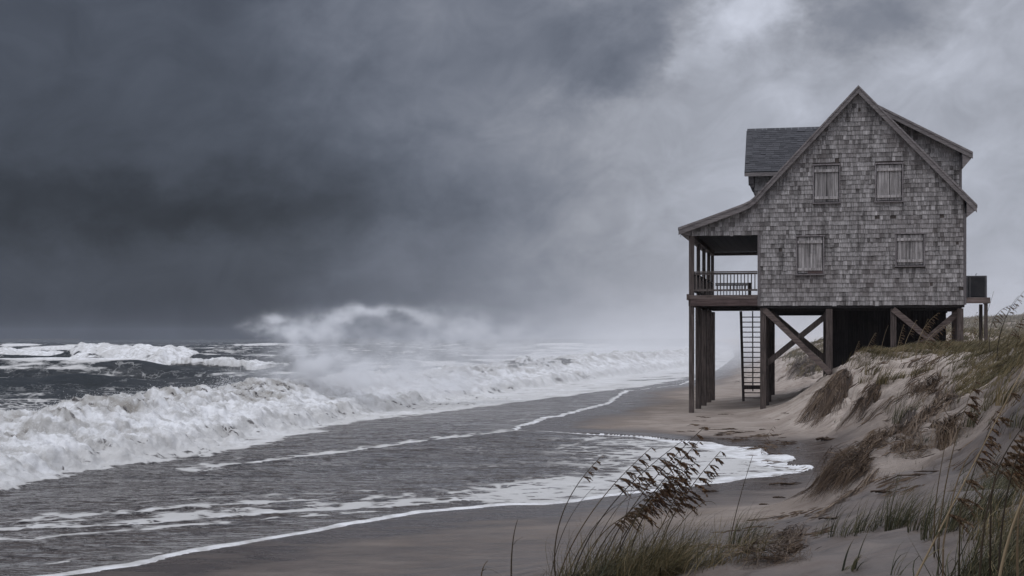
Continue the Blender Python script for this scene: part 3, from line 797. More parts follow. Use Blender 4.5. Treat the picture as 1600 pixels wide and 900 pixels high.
shingle_mesh([(2.30, 8.0), (4.4, 8.0), (4.4, 9.06), (2.30, 9.06)], [], mapf=lambda x, z, o: (x, 1.336-o, z)).build('cheek', M_shing, dw)
mb = MB(); mb.box(2.10, 2.28, 1.20, 4.2, 8.74, 9.0, .4); mb.box(2.18, 2.28, 1.26, 4.1, 8.60, 8.735, .5); mb.build('bracket', M_trim, dw)
# landward shed dormer
SD_ = [(6.55, 11.66), (10.22, 9.66)]
mb = MB(); mb.prism(thick_prof(SD_, 0.12), 0.62, 9.5, .4); sr = mb.build('dormer_roof', M_roof, house)
rake(SD_, 0.62, sr, 0.0, 0.08, 0.17)
mb = MB(); mb.prism([(9.86, 9.62), (10.19, 9.54), (10.17, 9.42), (9.90, 9.10), (9.86, 9.10)], 0.63, 9.4, .6); mb.build('eave_box', M_rake, sr)
mb = MB(); mb.prism([(6.6, 11.45), (9.84, 9.72), (9.84, 7.9), (9.3, 8.3)], 1.0, 9.2, .3); dw2 = mb.build('dormer_wall', M_back, house)
shingle_mesh([(6.7, 11.46), (9.78, 9.77), (9.78, 7.9), (9.2, 8.5)], [], mapf=lambda x, z, o: (x, 0.995-o, z)).build('cheek', M_shing, dw2)
mb = MB(); mb.box(9.78, 9.87, 0.96, 1.0, 7.95, 9.6, .5); mb.build('corner_board', M_trim, dw2)

# shuttered windows
def shutters(i, wn, tone):
    a, b, c, d = wn
    fr = MB(); e = 0.05
    fr.box(a-0.02, b+0.02, -0.11, -0.004, d-e, d, 1.0); fr.box(a-0.03, b+0.03, -0.12, -0.004, c, c+e, .5)
    fr.box(a, a+e, -0.085, -0.004, c+e, d-e, .9); fr.box(b-e, b, -0.085, -0.004, c+e, d-e, .9)
    wo_ = fr.build('window', M_trim, house)
    rr = random.Random(i+5); mid = (a+b)/2 + 0.01*rr.uniform(-1, 1)
    gp = MB(); gp.box(a+e, b-e, -0.012, -0.006, c+e, d-e); gp.build('gap_shade', M_black, wo_)  # black sheet put in as the shade around the shutters
    for (p, q) in ((a+e+0.026, mid-0.008), (mid+0.008, b-e-0.026)):
        sm = MB(); n = 3 + (i == 2); ww = (q-p)/n
        for k in range(n):
            t = min(max(rr.gauss(tone, 0.22), 0), 1)
            sm.box(p+k*ww+0.003, p+(k+1)*ww-0.003, -0.055-rr.uniform(0, .004), -0.022, c+e+0.026+rr.uniform(0, .01), d-e-0.022-rr.uniform(0, .01), t)
        s_ = sm.build('shutter', M_shut, wo_)
        for zc in (d-e-0.20, c+e+0.17):
            bt = MB()
            bt.box(p-0.012, q+0.004, -0.104, -0.060, zc-0.05, zc+0.05, 1.0)
            bt.build('batten', M_shut, wo_)
    if i == 2:
        rb = MB(); rb.box(a+0.42, b-e-.01, -0.075, -0.058, c+e+0.01, c+e+0.10, .5); rb.build('sill_board', M_red, wo_)
    return wo_
for i, (wn, tn) in enumerate(zip(WINS, (0.35, 0.72, 0.5, 0.45))): shutters(i, wn, tn)

# floor, beams and porch
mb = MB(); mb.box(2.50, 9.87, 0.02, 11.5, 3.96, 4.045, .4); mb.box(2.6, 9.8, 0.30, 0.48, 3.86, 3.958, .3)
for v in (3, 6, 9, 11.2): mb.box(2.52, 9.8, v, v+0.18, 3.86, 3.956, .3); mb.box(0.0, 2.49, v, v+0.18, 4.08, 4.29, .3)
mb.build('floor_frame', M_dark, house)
mb = MB()
mb.box(-0.10, 2.465, -0.05, 0.02, 4.30, 4.455, .55); mb.build('deck_beam', M_beam, house)
mb = MB(); mb.box(-0.02, 2.465, -0.04, 0.02, 4.05, 4.296, .3); mb.build('deck_beam', M_red, house)
mb = MB(); mb.box(-0.16, -0.10, -0.12, 11.6, 4.28, 4.50, .3); mb.box(-0.10, -0.03, 0.025, 11.5, 4.05, 4.29, .4); mb.build('deck_beam', M_beam, house)
mb = MB()
k = 0
vv_ = 0.03
while vv_ < 11.5:
    mb.box(-0.08, 2.49, vv_, vv_+0.135, 4.30, 4.45); vv_ += 0.143
mb.build('deck', M_rail, house)
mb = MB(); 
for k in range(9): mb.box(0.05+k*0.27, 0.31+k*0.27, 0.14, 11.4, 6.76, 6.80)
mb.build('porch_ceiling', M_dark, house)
mb = MB(); mb.box(-0.08, 0.12, 0.13, 11.5, 6.60, 6.755, .3); mb.box(0.12, 2.49, 11.35, 11.5, 6.60, 6.755, .3); mb.build('porch_header', M_beam, house)

# pilings: every post is a part of its own
def tzl(u, v):
    p = HW(u, v); return tz1(p[0], p[1])
def post(u, v, z1, wd=0.21, mat=M_pile, name='piling', z0=None, t=None):
    z0 = tzl(u, v)-0.7 if z0 is None else z0
    mb = MB(); t = rnd.uniform(.2, .8) if t is None else t
    mb.box(u-wd/2, u+wd/2, v-wd/2, v+wd/2, z0, z1, t)
    return mb.build(name, mat, house, bevel=0.012)
post(0.01, 0.10, 6.74, 0.19)
for v in (3.3, 6.2, 9.0, 11.35):
    post(0.01, v, 6.59, 0.14, M_pile, 'porch_post', 4.46); post(0.01, v, 4.04, 0.22)
for v in (0.14, 3.0, 6.0, 11.3): post(2.67, v, 3.93 if v > .2 else 4.04, 0.22 if v < 1 else .26)
for v in (0.14, 1.6, 6.0, 11.3): post(5.05 if v > 1 else 5.08, v, 3.92, 0.24)
for v in (0.14, 11.3): post(7.38, v, 3.92, 0.21)
for v in (0.14, 2.2, 11.3): post(9.73, v, 3.92, 0.21)
def brace(a, b, wd=.21, th=.05, t=.5, m=None):
    mb = MB(); mb.beam(a, b, wd, th, up=(0, 1, 0), t=t); mb.build('cross_brace', m or M_beam, house)
brace((2.72, 0.0, 3.90), (5.12, 0.0, 1.55), t=.55)
brace((5.0, 0.3, 3.70), (2.75, 0.3, 1.85), t=.1, m=M_pile)
brace((2.82, 1.5, 3.90), (5.0, 1.5, 2.0), t=.1, m=M_pile)
brace((7.36, 0.0, 3.90), (9.3, 0.0, 2.25), t=.5)
brace((9.70, 0.3, 3.80), (7.9, 0.3, 2.2), t=.5)
# boarded store room under the house
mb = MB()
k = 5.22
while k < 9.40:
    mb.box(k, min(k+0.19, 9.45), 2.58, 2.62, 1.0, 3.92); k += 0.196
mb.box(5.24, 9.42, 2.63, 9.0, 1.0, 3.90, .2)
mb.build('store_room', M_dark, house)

# railings
def railing(name, a, b, n, z0, z1, label=None):
    (u0, v0), (u1, v1) = a, b
    mb = MB(); zt_ = z1
    mb.beam((u0, v0, zt_-0.03), (u1, v1, zt_-0.03), 0.11, 0.045, t=.7)
    mb.beam((u0, v0, zt_-0.10), (u1, v1, zt_-0.10), 0.035, 0.07, t=.5)
    mb.beam((u0, v0, z0), (u1, v1, z0), 0.035, 0.07, t=.5)
    o = mb.build('railing', M_rail, house)
    for i in range(n):
        f_ = (i+0.7)/(n+0.4); u = u0+(u1-u0)*f_; v = v0+(v1-v0)*f_
        m2 = MB(); m2.box(u-0.019, u+0.019, v-0.019, v+0.019, z0+0.036, zt_-0.135); m2.build('baluster', M_rail, o)
railing('front', (0.11, 0.05), (2.46, 0.05), 18, 4.64, 5.36)
railing('side', (0.01, 0.2), (0.01, 11.25), 46, 4.64, 5.36)
railing('back', (0.14, 11.35), (1.60, 11.35), 10, 4.64, 5.36)
post(1.68, 11.35, 5.36, .14, M_rail, 'newel_post', 4.46, .3)

# broad ladder under the porch
lad = empty('ladder', HW(2.05, 7.6, tzl(2.05, 7.6)), -HA)
tag(lad, 'broad dark timber ladder with a middle rail leading up under the porch', 'ladder')
zb = lad.location.z; hL = 4.0 - zb
for k, (xa, xb, wd) in enumerate(((-0.60, -0.46, .11), (-0.10, -0.07, .05), (0.34, 0.30, .11))):
    mb = MB(); mb.beam((xa, 0.5, hL), (xb, 0, -0.25 if k != 1 else .38), wd, .06, up=(0, 1, 0), t=.3); mb.build('side_rail', M_pile, lad)
nr_ = 17
for k in range(nr_):
    f_ = k/(nr_-1.0); zz = 0.10 + (hL-0.35)*f_
    g_ = (zz+0.25)/(hL+0.25); th = .17 if k == 2 else .042
    if k == 2: zz += 0.02
    xl = -0.46 - 0.14*g_; xr = .30 + 0.04*g_
    mb = MB(); mb.box(xl, xr, 0.5*g_-0.06, 0.5*g_+0.05, zz-th/2, zz+th/2); mb.build('rung', M_pile, lad)

# equipment platform and the air conditioner on it
mb = MB(); mb.box(9.935, 10.76, 0.0, 0.05, 4.10, 4.31, .9); mb.box(9.935, 10.74, 0.052, 1.7, 4.24, 4.305, .6); mb.box(10.70, 10.75, 0.052, 1.7, 4.10, 4.238, .5)
mb.build('equipment_platform', M_beam, house)
post(10.62, 0.12, 4.098, .12, M_pile, 'platform_post'); post(10.60, 1.55, 4.098, .12, M_pile, 'platform_post')
M_ac = newmat('painted_sheet_metal'); 
_m, _nt, _b, _o = M_ac
_P = _nt.n.new('ShaderNodeTexCoord').outputs['Object']
_nt.put(_b.inputs['Base Color'], _nt.mix(_nt.ramp(_nt.noise(_P, 3.0, 6, .7), .35, .7), (0.055, 0.056, 0.062), (0.10, 0.095, 0.095))); _b.inputs['Roughness'].default_value = .55; _b.inputs['Metallic'].default_value = .3
M_ac = _m
ac = empty('air_conditioner', HW(10.30, 0.55, 4.308), -HA)
tag(ac, 'dark grey louvred air conditioning unit on the platform beside the house wall', 'air conditioner')
mb = MB(); mb.box(-.33, .33, -.32, .32, 0.03, .74, .3); mb.build('core', M_black, ac)
mb = MB()
for sx in (-1, 1):
    for sy in (-1, 1): mb.box(sx*.33-.035, sx*.33+.035, sy*.33-.035, sy*.33+.035, 0.0, .77, .5)
mb.box(-.36, .36, -.36, .36, .742, .80, .6); mb.box(-.36, .36, -.36, .36, -0.0, .028, .4); mb.box(-.25, -.20, -.355, -.335, .03, .74, .7)
mb.build('casing', M_ac, ac, bevel=.01)
mb = MB()
for k in range(17):
    z_ = .07+k*.040; mb.box(-.295, .295, -.352, -.325, z_, z_+.014); mb.box(-.295, .295, .325, .352, z_, z_+.014)
    mb.box(.325, .352, -.295, .295, z_, z_+.014)
mb.build('louvres', M_ac, ac)
mb = MB(); mb.tube([(0.02, 0, .80), (0.02, 0, .87)], .012); mb.tube([(0.02, 0, .87), (0.05, 0, .89)], .01); mb.build('pipe', M_ac, ac)
mb = MB(); mb.tube([(0, 0, 0), (.012, 0, -.05), (-.01, 0, -.10), (.0, 0, -.15)], .012, .004); mb.tube([(0, 0, -0.02), (.04, 0, -.035)], .01, .005)
hk = mb.build('gutter_hook', M_black); hk.location = HW(-.38, -.1, 6.80)
hk.parent = None
tag(hk, 'small dark torn strip hanging from the tip of the porch eave', 'hook')

# ------------------------------------------------------------------ vegetation
def mat_leaf(name, cols, rough=0.6, trans=0.25):
    m, nt, b, out = newmat(name)
    T = nt.attr('tint').outputs['Fac']; Hh = nt.attr('along').outputs['Fac']
    cr_ = nt.n.new('ShaderNodeValToRGB'); nt.l.new(T, cr_.inputs[0])
    e = cr_.color_ramp.elements
    e[0].position = 0; e[0].color = (*cols[0], 1); e[1].position = 1; e[1].color = (*cols[-1], 1)
    for i, c in enumerate(cols[1:-1]):
        q = e.new((i+1)/(len(cols)-1)); q.color = (*c, 1)
    c = nt.mix(nt.ramp(Hh, 0.45, 1.0, 0.0, 0.55), cr_.outputs[0], (0.16, 0.12, 0.065))
    nt.put(b.inputs['Base Color'], c); b.inputs['Roughness'].default_value = rough
    b.inputs['Specular IOR Level'].default_value = 0.25
    return m
M_green = mat_leaf('beach_grass', [(0.022, 0.024, 0.013), (0.045, 0.048, 0.025), (0.080, 0.076, 0.040), (0.15, 0.125, 0.072)])
M_gold = mat_leaf('dune_grass', [(0.036, 0.032, 0.014), (0.080, 0.066, 0.028), (0.140, 0.108, 0.050), (0.24, 0.180, 0.095)])
M_straw = mat_leaf('dry_stalk', [(0.030, 0.022, 0.015), (0.055, 0.040, 0.024), (0.11, 0.078, 0.042)])
M_pale = mat_leaf('pale_straw_stalk', [(0.14, 0.10, 0.058), (0.20, 0.15, 0.09), (0.27, 0.205, 0.125)])
M_seed = mat_leaf('seed_head_husk', [(0.034, 0.016, 0.009), (0.092, 0.048, 0.025), (0.21, 0.125, 0.062)])
M_seedp = mat_leaf('pale_seed_husk', [(0.075, 0.045, 0.026), (0.13, 0.082, 0.045), (0.20, 0.135, 0.078)])
M_root = mat_leaf('dead_root_fibre', [(0.024, 0.014, 0.008), (0.060, 0.036, 0.021), (0.120, 0.080, 0.050), (0.21, 0.155, 0.105)])

def ribbons(name, base, dirs, length, width, droop, mat, parent=None, seg=6, wind=(0.8, -0.1), wk=0.5, tint=None, rs=None):
    """many blades: base (n,3), dirs (n,2) initial lean, bent by wind and weight"""
    n = len(base); rs = rs or np.random.RandomState(1)
    t = np.linspace(0, 1, seg+1)[None, :, None]
    L_ = length[:, None, None]
    lean = np.concatenate([dirs, np.ones((n, 1))], 1); lean /= np.linalg.norm(lean, axis=1)[:, None]
    w_ = np.array([wind[0], wind[1], -0.25])[None, None]
    P = base[:, None] + L_*(lean[:, None]*t*(1-0.35*droop[:, None, None]*t) + w_*wk*droop[:, None, None]*t**2.2)
    P[:, :, 2] -= (length[:, None]*droop[:, None]*0.30*np.linspace(0, 1, seg+1)[None]**3)
    ang = rs.uniform(0, np.pi, n); side = np.stack([np.cos(ang), np.sin(ang), np.zeros(n)], 1)
    wd = width[:, None, None]*(1-np.linspace(0, 1, seg+1)[None, :, None]**1.6*0.92)*0.5
    A = P - side[:, None]*wd; B = P + side[:, None]*wd
    V = np.stack([A, B], 2).reshape(-1, 3)
    k = np.arange(n)[:, None]*(seg+1)*2 + np.arange(seg)[None]*2
    Fq = np.stack([k, k+1, k+3, k+2], -1).reshape(-1, 4)
    tn = rs.uniform(0, 1, n) if tint is None else tint
    T = np.repeat(tn, (seg+1)*2); Al = np.tile(np.repeat(np.linspace(0, 1, seg+1), 2), n)
    return npmesh(name, V, Fq, mat, parent, {'tint': T, 'along': Al}, smooth=True)

def tuft_mesh(name, n, h, spread, w0, mat, seed, parent=None, wk=.5, droop=(.2, 1.0), lean=.35):
    rs = np.random.RandomState(seed)
    r = spread*np.sqrt(rs.uniform(0, 1, n)); a = rs.uniform(0, 6.28, n)
    base = np.stack([r*np.cos(a), r*np.sin(a), np.full(n, -0.04)], 1)
    dirs = np.stack([np.cos(a), np.sin(a)], 1)*rs.uniform(0, lean, n)[:, None] + np.array([0.22, 0.0])
    return ribbons(name, base, dirs, h*rs.uniform(.45, 1.1, n), w0*rs.uniform(.6, 1.3, n), rs.uniform(*droop, n), mat, parent, wk=wk, rs=rs)

# --- dense wind-combed grass on the dune crest: uncountable
def cover(name, label, quadpx, n, h, w0, mat, seed, clump=.5, cond=None, wk=.6):
    """grass scattered over a patch of ground (xy polygon)"""
    rs = np.random.RandomState(seed)
    P = np.array(quadpx); x0, y0 = P.min(0); x1, y1 = P.max(0)
    xs = rs.uniform(x0, x1, n*8); ys = rs.uniform(y0, y1, n*8)
    m = inside(xs, ys, [tuple(p) for p in P]); xs, ys = xs[m], ys[m]
    dn = fbm(xs*.55+seed, ys*.45, 3) + .25*fbm(xs*2.2, ys*2.2, 2)
    d_, _, _ = seg_dist(xs, ys, P, True)
    m = (dn + rs.uniform(-.35, .35, len(xs)) > clump-0.5) & (rs.uniform(0, 1, len(xs)) < sstep(0, 1.0, d_)+.1)
    xs, ys = xs[m][:n], ys[m][:n]; dn = dn[m][:n]
    zs_ = terrain(xs, ys); n_ = len(xs)
    base = np.stack([xs, ys, zs_-.03], 1)
    dirs = rs.normal(0, .22, (n_, 2)) + np.array([.35, 0])
    hh = h*rs.uniform(.5, 1.15, n_)*(0.75+.6*np.clip(dn+.3, 0, 1))
    tint = np.clip(.5+.55*fbm(xs*.8+9, ys*.6, 3)+rs.normal(0, .17, n_), 0, 1)
    o = ribbons(name, base, dirs, hh, w0*rs.uniform(.6, 1.3, n_), rs.uniform(.5, 1.2, n_), mat, wk=wk, rs=rs, seg=5, tint=tint)
    tag(o, label, kind='stuff'); return o
def XY(px, d): return ((px-800)/FPX*d, d)
cover('dune_grass', 'dense olive grass combed by wind along the dune crest', [XY(1300, 44.5), XY(1332, 43), XY(1390, 42.0), XY(1440, 41), XY(1490, 35), XY(1420, 33), XY(1500, 29), XY(1620, 24), XY(1720, 26), XY(1720, 40), XY(1560, 49), XY(1400, 49.5), XY(1310, 47.5)], 60000, .50, .014, M_gold, 3, .22)
cover('dune_grass', 'yellow green grass spilling down the dune face towards the camera', [XY(1445, 33), XY(1500, 27), XY(1530, 23.5), XY(1580, 19.8), XY(1640, 17.8), XY(1760, 18), XY(1740, 26), XY(1640, 33), XY(1480, 37)], 42000, .42, .010, M_gold, 5, .25)
cover('dune_grass', 'tangled grass on the sandy terrace at the right edge', [XY(1500, 16.2), XY(1660, 14.5), XY(1700, 17.5), XY(1580, 19.5), XY(1470, 18.0)], 2600, .34, .006, M_green, 7, .5)
cover('dune_grass', 'brown grass on the far dunes behind the house', [(19, 76), (30, 74), (48, 84), (60, 130), (44, 140), (30, 115), (20.5, 97)], 42000, .7, .045, M_gold, 8, .30)

cover('dune_grass', 'brown grass on the eroded dune seen through the cross braces', [(14.6, 74), (19.5, 74), (21.5, 104), (19.0, 104), (16.4, 86)], 9000, .6, .035, M_gold, 12, .35)
# --- sea oats
def bez(a, b, c, n):
    t = np.linspace(0, 1, n)[:, None]; return a*(1-t)**2 + 2*b*t*(1-t) + c*t*t
def seed_head(path, mat, parent, rs, size=1.0, dense=14, loc=None):
    """drooping panicle along a path: short branches hung with flat spikelets"""
    V = []; Fq = []; T = []; nv = 0
    n = len(path)
    seg = np.linalg.norm(path[-1]-path[0])
    for i in range(dense):
        f_ = i/(dense-1.0); p = path[int(f_*(n-1))]
        bl = (0.115*(1-f_)**.6+0.03)*size*rs.uniform(.7, 1.2)
        dr = np.array([0.75+rs.uniform(-.2, .3), rs.uniform(-.5, .5), 0.25-rs.uniform(0, .75)])
        dr /= np.linalg.norm(dr)
        m_ = 11 + int(13*(1-f_))
        for j in range(m_):
            s_ = (j+1)/m_
            q = p + dr*bl*s_ + np.array([0, 0, -1])*bl*.45*s_*s_
            dd = np.array([.55+rs.uniform(-.3, .4), rs.uniform(-.5, .5), -.75+rs.uniform(-.3, .5)]); dd /= np.linalg.norm(dd)
            sd = np.cross(dd, rs.normal(0, 1, 3)); sd /= np.linalg.norm(sd)
            ln = .027*size*rs.uniform(.7, 1.3); wd = .0056*size*rs.uniform(.7, 1.2)
            nn = np.cross(dd, sd)
            V += [q, q+dd*ln*.45+sd*wd, q+dd*ln, q+dd*ln*.45-sd*wd, q+dd*ln*.45+nn*wd*.6]
            Fq += [(nv, nv+1, nv+2, nv+4), (nv, nv+4, nv+2, nv+3)]; nv += 5
            T += [rs.uniform(0, 1)]*5
        # the branch itself
        e_ = p + dr*bl + np.array([0, 0, -1])*bl*.45
        sd = np.array([0, .0, 1.0])*.0014*size
        V += [p-sd, p+sd, e_+sd, e_-sd, (p+e_)/2]; Fq += [(nv, nv+1, nv+2, nv+3), (nv, nv+3, nv+2, nv+4)]; nv += 5; T += [.2]*5
    V = np.array(V)
    if loc is not None: V = V - np.array(loc)
    return npmesh('seed_head', V, np.array(Fq), mat, parent, {'tint': np.array(T), 'along': np.zeros(len(T))}, smooth=False)
def stalk_mesh(path, r0, r1, mat, name='stalk', parent=None, loc=None):
    mb = MB(); mb.tube([tuple(p - (np.array(loc) if loc is not None else 0)) for p in path], r0, r1, k=5)
    o = mb.build(name, mat, parent, smooth=True)
    at_ = o.data.attributes.new('along', 'FLOAT', 'POINT'); at_.data.foreach_set('value', np.zeros(len(o.data.vertices)))
    return o
def W(px, py, d): return np.array([(px-800)/FPX*d, d, CAMZ-(py-530)/FPX*d])
def stalk_path(b, m, t, d, dd=0.0, n=16):
    B = W(*b, d); Mx = W(*m, d+dd*.5); T_ = W(*t, d+dd)
    g = tz1(B[0], B[1])
    root = np.array([B[0]-(Mx[0]-B[0])*.12, d, min(g, B[2])-0.03])
    c1 = 2*Mx - .5*B - .5*T_
    p = bez(B, c1, T_, n)
    return np.concatenate([root[None], p]) if B[2] > g+.01 else p
def leaves_on(path, parent, loc, rs, n=3, L=.35, mat=None):
    k = [path[int(len(path)*f_)] for f_ in rs.uniform(.1, .5, n)]
    base = np.array(k)-np.array(loc)
    return ribbons('leaf', base, rs.normal(0, .3, (n, 2))+np.array([.5, 0]), L*rs.uniform(.7, 1.3, n), np.full(n, .007), rs.uniform(.9, 1.5, n), mat or M_green, parent, rs=rs, wk=.9)

rs = np.random.RandomState(21)
D0 = 12.6
b0 = W(940, 905, D0); b0[2] = tz1(b0[0], b0[1])
clump = empty('sea_oats_clump', tuple(b0)); LOC = tuple(b0)
tag(clump, 'large clump of sea oats with brown seed heads bent right in the near foreground', 'sea oats')
main_stalks = [ # base, middle, tip, head start fraction, head size, material
 ((868,900), (880,800), (940,713), .80, .55, 'd'),
 ((872,905), (925,800), (1018,699), .70, 1.0, 'd'),
 ((895,900), (955,790), (1066,689), .66, 1.25, 'd'),
 ((935,905), (990,790), (1101,667), .72, 1.0, 'd'),
 ((955,900), (1000,800), (1092,690), .70, 1.1, 'd'),
 ((980,905), (1010,800), (1086,724), .62, 1.35, 'd'),
 ((1025,905), (1050,810), (1126,705), .62, 1.25, 'd'),
 ((920,905), (955,830), (1030,762), .66, 1.1, 'p'),
 ((945,905), (985,820), (1050,745), .62, 1.2, 'd'),
 ((905,905), (940,835), (1012,790), .66, .9, 'p'),
 ((990,905), (1030,830), (1072,742), .70, .9, 'd'),
]
for i, (b, m_, t_, hf, sz, mt) in enumerate(main_stalks):
    p = stalk_path(b, m_, t_, D0 + rs.uniform(-.25, .25), rs.uniform(-.15, .15), 22)
    st_ = stalk_mesh(p, .0068, .0028, M_straw, 'stalk', clump, LOC)
    seed_head(p[int(len(p)*hf):], M_seed if mt == 'd' else M_seedp, st_, rs, sz*.9, int(22+10*sz), LOC)
for (b, m_, t_) in (((860,905), (885,820), (930,760)), ((905,905), (960,800), (1010,760)), ((1000,905), (1020,840), (1075,790)), ((960,905), (975,820), (990,752)), ((1010,900), (1080,800), (1120,790)), ((885,905),(935,815),(1000,775))):
    p = stalk_path(b, m_, t_, D0+rs.uniform(-.2, .2)); stalk_mesh(p, .0045, .0015, M_straw, 'stalk', clump, LOC)
def ground_blades(name, px0, px1, py, d, n, h, w0, mat, parent, loc, seed, dd=.5, droop=(.15, 1.1), wk=.55, lean=.7):
    r2 = np.random.RandomState(seed)
    xs = (r2.uniform(px0, px1, n)-800)/FPX*d; ys = d + r2.uniform(-dd, dd, n); z_ = terrain(xs, ys)
    base = np.stack([xs, ys, z_-.02], 1) - np.array(loc)
    return ribbons(name, base, r2.normal(0, lean*.5, (n, 2))+np.array([.28, 0]), h*r2.uniform(.4, 1.15, n), w0*r2.uniform(.6, 1.3, n), r2.uniform(*droop, n), mat, parent, wk=wk, rs=r2, seg=7)
ground_blades('blades', 885, 1040, 0, D0-.2, 1500, .72, .0056, M_green, clump, LOC, 31, dd=.35, lean=1.1)
ground_blades('blades', 840, 920, 0, D0-.1, 260, .42, .006, M_green, clump, LOC, 32, dd=.3)
ground_blades('blades', 870, 1070, 0, D0, 480, 1.15, .0055, M_gold, clump, LOC, 33, dd=.4, droop=(.3, 1.3))
ground_blades('blades', 1030, 1120, 0, D0-.3, 170, .55, .0045, M_green, clump, LOC, 34, dd=.3, droop=(.2, 1.4))
ground_blades('blades', 960, 1060, 0, D0-.3, 1300, .60, .0055, M_gold, clump, LOC, 35, dd=.3)
ground_blades('blades', 1060, 1190, 0, D0-.5, 260, .60, .005, M_gold, clump, LOC, 36, dd=.4)

def solo(name, label, cat, b, m_, t_, d, hf=None, sz=1.0, mats=(None, None), group=None, leaves=2, r=.005, dense=18, dd=0.0, seed=1, L=.3):
    r2 = np.random.RandomState(seed)
    p = stalk_path(b, m_, t_, d, dd, 18); loc = tuple(p[0])
    e_ = empty(name, loc); tag(e_, label, cat, group, 'thing')
    s_ = stalk_mesh(p, r, r*.35, mats[0] or M_straw, 'stem', e_, loc)
    if hf: seed_head(p[int(len(p)*hf):], mats[1] or M_seed, s_, r2, sz, dense, loc)
    if leaves: leaves_on(p, e_, loc, r2, leaves, L)
    return e_
solo('reed', 'tall bare dark grass stem rising over the foam right of the sea oats clump', 'grass stem', (1140,850), (1153,790), (1176,712), 13.2, None, leaves=0, r=.006)
solo('broken_reed', 'short broken reed with a bent leaf left of the sea oats clump', 'reed', (799,905), (801,850), (809,812), 12.5, None, leaves=1, r=.008, seed=4, L=.35)
solo('grass_sprig', 'tiny curled grass sprig at the bottom edge of the beach', 'grass sprig', (752,910), (754,890), (762,876), 12.2, None, leaves=4, r=.007, seed=6, L=.14)
solo('sea_oats_stalk', 'lone small sea oats stalk standing on the open beach below the pilings', 'sea oats', (1196,712), (1190,700), (1208,666), at(1196,712)[1], .35, 1.3, leaves=3, r=.006, seed=8, dense=12, L=.25)

# big stalks crossing the right edge, close to the camera
right_stalks = [
 ('thick pale sea oats stalk with a ragged tan head at the right edge', (1430,905), (1465,835), (1600,573), 6.6, .60, .62, (M_pale, M_seedp), 3, .0045),
 ('bent tan stem leaning from the bottom right towards the pale stalk', (1560,910), (1590,800), (1640,700), 6.4, None, 1, (M_pale, None), 2, .0055),
 ('sea oats stalk with a heavy brown head right of the pale stalk', (1548,800), (1565,720), (1622,640), 8.2, .45, .95, (M_straw, M_seedp), 2, .004),
 ('sea oats stalk with narrow dark head in front of the root mound', (1500,800), (1520,740), (1556,642), 9.0, .66, .60, (M_straw, M_seed), 1, .0035),
 ('thin sea oats stalk with dark drooping head beside the woody hollow', (1468,822), (1490,700), (1524,597), 10.0, .76, .62, (M_straw, M_seed), 0, .0035),
 ('straight bare stem standing in the grass row on the terrace', (1460,822), (1464,770), (1481,672), 10.5, None, 1, (M_straw, None), 0, .004),
 ('long slanting straw stem crossing the terrace grass', (1474,850), (1500,740), (1530,700), 8.0, None, 1, (M_pale, None), 1, .0035),
 ('dark stem close to the right edge with small broken head', (1560,905), (1572,780), (1600,690), 6.8, .7, .5, (M_straw, M_seed), 2, .004),
 ('curved dark stem arching out of the corner thicket', (1530,905), (1552,760), (1592,735), 7.0, None, 1, (M_straw, None), 3, .004),
 ('upright stem in the corner thicket topped by a brown husk', (1590,905), (1592,800), (1606,735), 7.2, .75, .6, (M_pale, M_seedp), 3, .005)]
for i, (lb, b, m_, t_, d, hf, sz, mt, lv, r) in enumerate(right_stalks):
    solo('sea_oats_stalk' if hf else 'reed', lb, 'sea oats' if hf else 'grass stem', b, m_, t_, d, hf, sz*1.15, mt, None, lv, r*1.5, 28, 0, 50+i)
th = empty('grass_thicket', at(1570, 899)); LOC2 = tuple(th.location)
tag(th, 'thick green and brown beach grass filling the bottom right corner', 'grass')
ground_blades('blades', 1530, 1680, 0, 9.0, 2000, .46, .006, M_green, th, LOC2, 41, dd=.5, droop=(.1, 1.2))
ground_blades('blades', 1480, 1640, 0, 9.1, 240, .62, .009, M_green, th, LOC2, 42, dd=.35, droop=(.0, 1.1))
ground_blades('blades', 1520, 1680, 0, 10.5, 700, .50, .006, M_gold, th, LOC2, 44, dd=.5, droop=(.1, 1.2))
ground_blades('blades', 1550, 1680, 0, 9.0, 700, .55, .005, M_gold, th, LOC2, 43, dd=.5)

